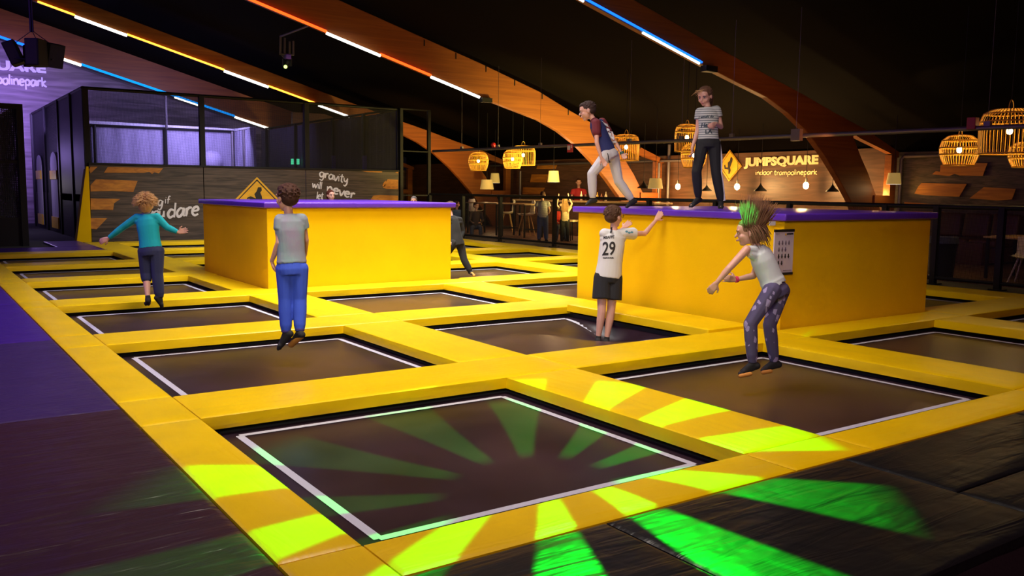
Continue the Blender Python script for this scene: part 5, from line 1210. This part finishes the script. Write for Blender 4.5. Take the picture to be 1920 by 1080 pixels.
o = person('Girl with a ponytail in striped T-shirt and black trousers standing on the yellow box', D, dict(
    head=(1321.5, 181), neck=(1328, 200), sR=(1311, 209, .02), sL=(1344, 205, -.02), eR=(1308, 245, .04), wR=(1297.5, 279, -.02), tR=(1299, 293, -.06), eL=(1352, 238, .02), wL=(1342, 231, -.13), tL=(1333, 236, -.18),
    hR=(1317, 270, .01), hL=(1339, 270, -.01), kR=(1306, 322, -.02), kL=(1342.5, 324, -.02), aR=(1309.5, 372, .10), aL=(1352, 379, .03), fR=(1294.5, 388, -.02), fL=(1351, 391, -.10)), 1.08, -FW * .8 - RT * .55 - UP * .30, UP - RT * .05,
    shirt=striped(), pants=cloth('black_track_trousers', (.012, .012, .015)), hair=gb, shoes=SOCK, sleeve=.42, hem=-.07, pl=.002, faceit=True, curlR=1.2, curlL=1.3, handW=UP, hstyle='long', hf=1.10, pant_end=(.95, .95))
def f6(dv, t, rnd): return (-UP * 1.0 + RT * .25 + FW * .15), .17
b = MB(); rnd = random.Random(4); r0_ = o.hp(0, -.105, .03)
for _ in range(110):
    p = r0_ + Vector([rnd.gauss(0, .008) for _ in range(3)]); e = p + RT * rnd.uniform(.01, .06) - UP * rnd.uniform(.12, .20) + FW * rnd.uniform(-.02, .04); mid = p.lerp(e, .4) + RT * .035; b.tube([p, mid, e], [.005, .006, .0015], 4)
part(b, 'ponytail', gb, o.root, True)
b = MB()
for _ in range(14):
    p = o.hp(rnd.uniform(-.03, .05), .055, .085); e = p - RT * rnd.uniform(.04, .10) - UP * rnd.uniform(.02, .09); b.tube([p, p.lerp(e, .5) + UP * .008, e], [.003, .0025, .001], 4)
part(b, 'fringe', blond, o.root, True, label='fair strand of hair blown forward')
k = D / F_PX
d6 = (CF * 1.0 + RT * .12).normalized()
for s_, x, y, wd, h_ in (('I would do', 1312, 218, 27, 5), ('Hello', 1316, 236, 22, 9), ('LA', 1324, 248, 13, 8)):
    b = MB(); c0 = dep(x, y, D - .2)
    if s_ == 'LA': put_text(b, s_, c0, RT, UP, wd * k, h_ * k, .03)
    else: put_text(b, s_, c0, RT + UP * .02, UP, wd * k, h_ * k, .03, .2)
    project(b, o.shirt, d6, 'slogan', mat('slogan_ink', (.02, .04, .06), .7), o.root, .003)
b = MB(); b.tube([o.j['hL'] + RT * .060 + UP * .05, o.j['hL'].lerp(o.j['kL'], .5) + RT * .078 - FW * .01, o.j['kL'] + RT * .060 - FW * .01, o.j['kL'].lerp(o.j['aL'], .5) + RT * .054 - FW * .01, o.j['kL'].lerp(o.j['aL'], .95) + RT * .040 - FW * .01], [(.012, .020)] * 5, 8, True, RT); part(b, 'side_stripe', M['white'], o.root, True, label='white side stripe down the trousers')
# 7 — runner in black
D = 15.6
o = person('Person dressed in black running past the far corner of the left yellow box', D, dict(
    head=(842, 389), neck=(846, 404), sL=(842, 412, -.1), sR=(862, 412, .12), eL=(834, 432, -.12), wL=(838, 450, -.16), tL=(846, 459, -.18), eR=(868, 434, .2), wR=(862, 452, .1), tR=(858, 460, .05),
    hL=(850, 455, -.07), hR=(862, 455, .07), kL=(832, 484, -.08), kR=(870, 487, .07), aL=(828, 512, -.04), aR=(882, 509, .1), fL=(818, 517, -.05), fR=(888, 516, .0)), .98, -RT - UP * .1, UP,
    shirt=cloth('black_sweater', (.014, .013, .014)), pants=cloth('black_trousers', (.016, .015, .016)), hair=brown, shoes=SOCK, sleeve=2, loose=.014, pl=.006, hem=.05)
b = MB(); b.cap(dep(885, 513, D + .04), dep(889, 517, D), .03, .028); remesh(b, 'sole', SOCKO, o.root, .008, 1)['label'] = 'orange heel of the sock'
# 8 — child's head over the left box
D = 17.2; h = (620, 366)
def standing(label, D, hx, hy, ppm, face, shirt, pants, hair, raised=False, sc_=1.0, **kw):
    """upright background figure, proportions from its head position and pixels per metre"""
    k = ppm
    def q(x, y, o_=0): return (hx + x * k, hy + y * k, o_)
    J = dict(head=q(0, 0), neck=q(0, .15), sL=q(-.15, .22), sR=q(.15, .22), hL=q(-.075, .62), hR=q(.075, .62), kL=q(-.09, .93, -.03), kR=q(.09, .93, -.03), aL=q(-.10, 1.25), aR=q(.10, 1.25), fL=q(-.14, 1.30, -.08), fR=q(.14, 1.30, -.08))
    if raised: J.update(eL=q(-.26, .12, -.05), wL=q(-.2, -.1, -.08), tL=q(-.19, -.22, -.08), eR=q(.22, .08, -.05), wR=q(.12, -.12, -.08), tR=q(.1, -.23, -.08))
    else: J.update(eL=q(-.20, .44), wL=q(-.13, .60, .12), tL=q(-.10, .66, .18), eR=q(.20, .43), wR=q(.17, .52, .2), tR=q(.13, .5, .26))
    return person(label, D, J, sc_, face, UP, shirt=shirt, pants=pants, hair=hair, shoes=SOCK, lite=True, **kw)
GT = cloth('grey_tee', (.42, .40, .44)); JN = cloth('jeans', (.06, .075, .14))
standing('Child whose reddish-brown head just shows above the left yellow box', D, 620, 366.5, F_PX / D, -FW + RT * .8 - UP * .0, GT, JN, hairmat('auburn_hair', (.12, .03, .018)), faceit=True, hstyle='long')
standing('Grey-haired person whose head barely shows above the right end of the left yellow box', 21.0, 776, 376.5, F_PX / 21, -FW, JN, JN, hairmat('grey_hair', (.18, .16, .16)))
# people on the far side of the fence
W7 = dict(sleeve=.5, loose=.016, pl=.012)
o = standing('Child in light grey T-shirt and blue jeans standing behind the fence, back view', 24.6, 1017.5, 366, 66.5, FW, cloth('light_grey_tee', (.50, .47, .48)), cloth('blue_jeans', (.10, .13, .26)), brown, **W7)
o = standing('Girl with long light hair and beige top, arms raised, behind the fence', 25.5, 1059, 377, 60, FW, cloth('beige_top', (.42, .30, .20)), cloth('black_jeans', (.015, .014, .014)), hairmat('fair_hair', (.32, .17, .08)), raised=True, hstyle='long')
b = MB(); rnd = random.Random(8)
for _ in range(160):
    p = o.hp(rnd.uniform(-.06, .06), -.075, rnd.uniform(-.05, .06)); e = p - UP * rnd.uniform(.2, .34) + RT * rnd.gauss(0, .04) - FW * .05; b.tube([p, p.lerp(e, .5) - FW * .03, e], [.012, .010, .003], 4)
part(b, 'long_hair', hairmat('fair_hair_long', (.34, .18, .08)), o.root, True)
def seated(label, D, hx, hy, ppm, shirt, pants, hair, face, **kw):
    k = ppm
    def q(x, y, o_=0): return (hx + x * k, hy + y * k, o_)
    J = dict(head=q(0, 0), neck=q(0, .17), sL=q(-.17, .24), sR=q(.17, .24), eL=q(-.22, .48, -.06), wL=q(-.12, .56, -.26), tL=q(-.08, .56, -.34), eR=q(.22, .48, -.06), wR=q(.12, .56, -.26), tR=q(.08, .56, -.34),
             hL=q(-.09, .70), hR=q(.09, .70), kL=q(-.14, .72, -.38), kR=q(.14, .72, -.38), aL=q(-.15, 1.12, -.36), aR=q(.15, 1.12, -.36), fL=q(-.16, 1.16, -.5), fR=q(.16, 1.16, -.5))
    return person(label, D, J, 1.12, face, UP, shirt=shirt, pants=pants, hair=hair, shoes=SOCK, lite=True, **kw)
seated('Person in a red jacket sitting behind the beige-topped girl at the fence', 26.3, 1052, 386, 56, cloth('red_jacket', (.55, .03, .02)), JN, brown, -FW, sleeve=2)
seated('Person in dark clothes sitting at the far left high table behind the fence', 29.0, 893, 386, 57, cloth('brown_jumper', (.06, .035, .03)), JN, brown, RT - FW, sleeve=2)
seated('Person in a pale blue top sitting behind the fence, right of the runner', 30, 856, 383, 55, cloth('pale_blue_top', (.12, .22, .38)), JN, brown, RT, sleeve=2)
standing('Staff member in a bright red shirt standing far back by the bar', 32, 1085, 342, 69.5, -FW, M['red'], cloth('dark_apron', (.03, .02, .02)), brown, sc_=1.32, **W7)
for nme, px in (('bar_stool', 1072),):
    q = at(px, 424, X, 14.7); t = thing('bar_stool', 'Low dark stool with a brown seat beside the box edge behind the fence', 'stool', (14.7, q.y, -.02))
    b = MB(); b.lathe((14.7, q.y, .55), [(.001, 0), (.19, 0), (.19, .05), (.001, .05)], 18); part(b, 'seat', M['tabletop'], t)
    for s1_ in (-1, 1):
        for s2_ in (-1, 1): b = MB(); b.tube([(14.7 + s1_ * .1, q.y + s2_ * .1, .55), (14.7 + s1_ * .17, q.y + s2_ * .17, -.02)], .015, 6); part(b, 'leg', M['black'], t)
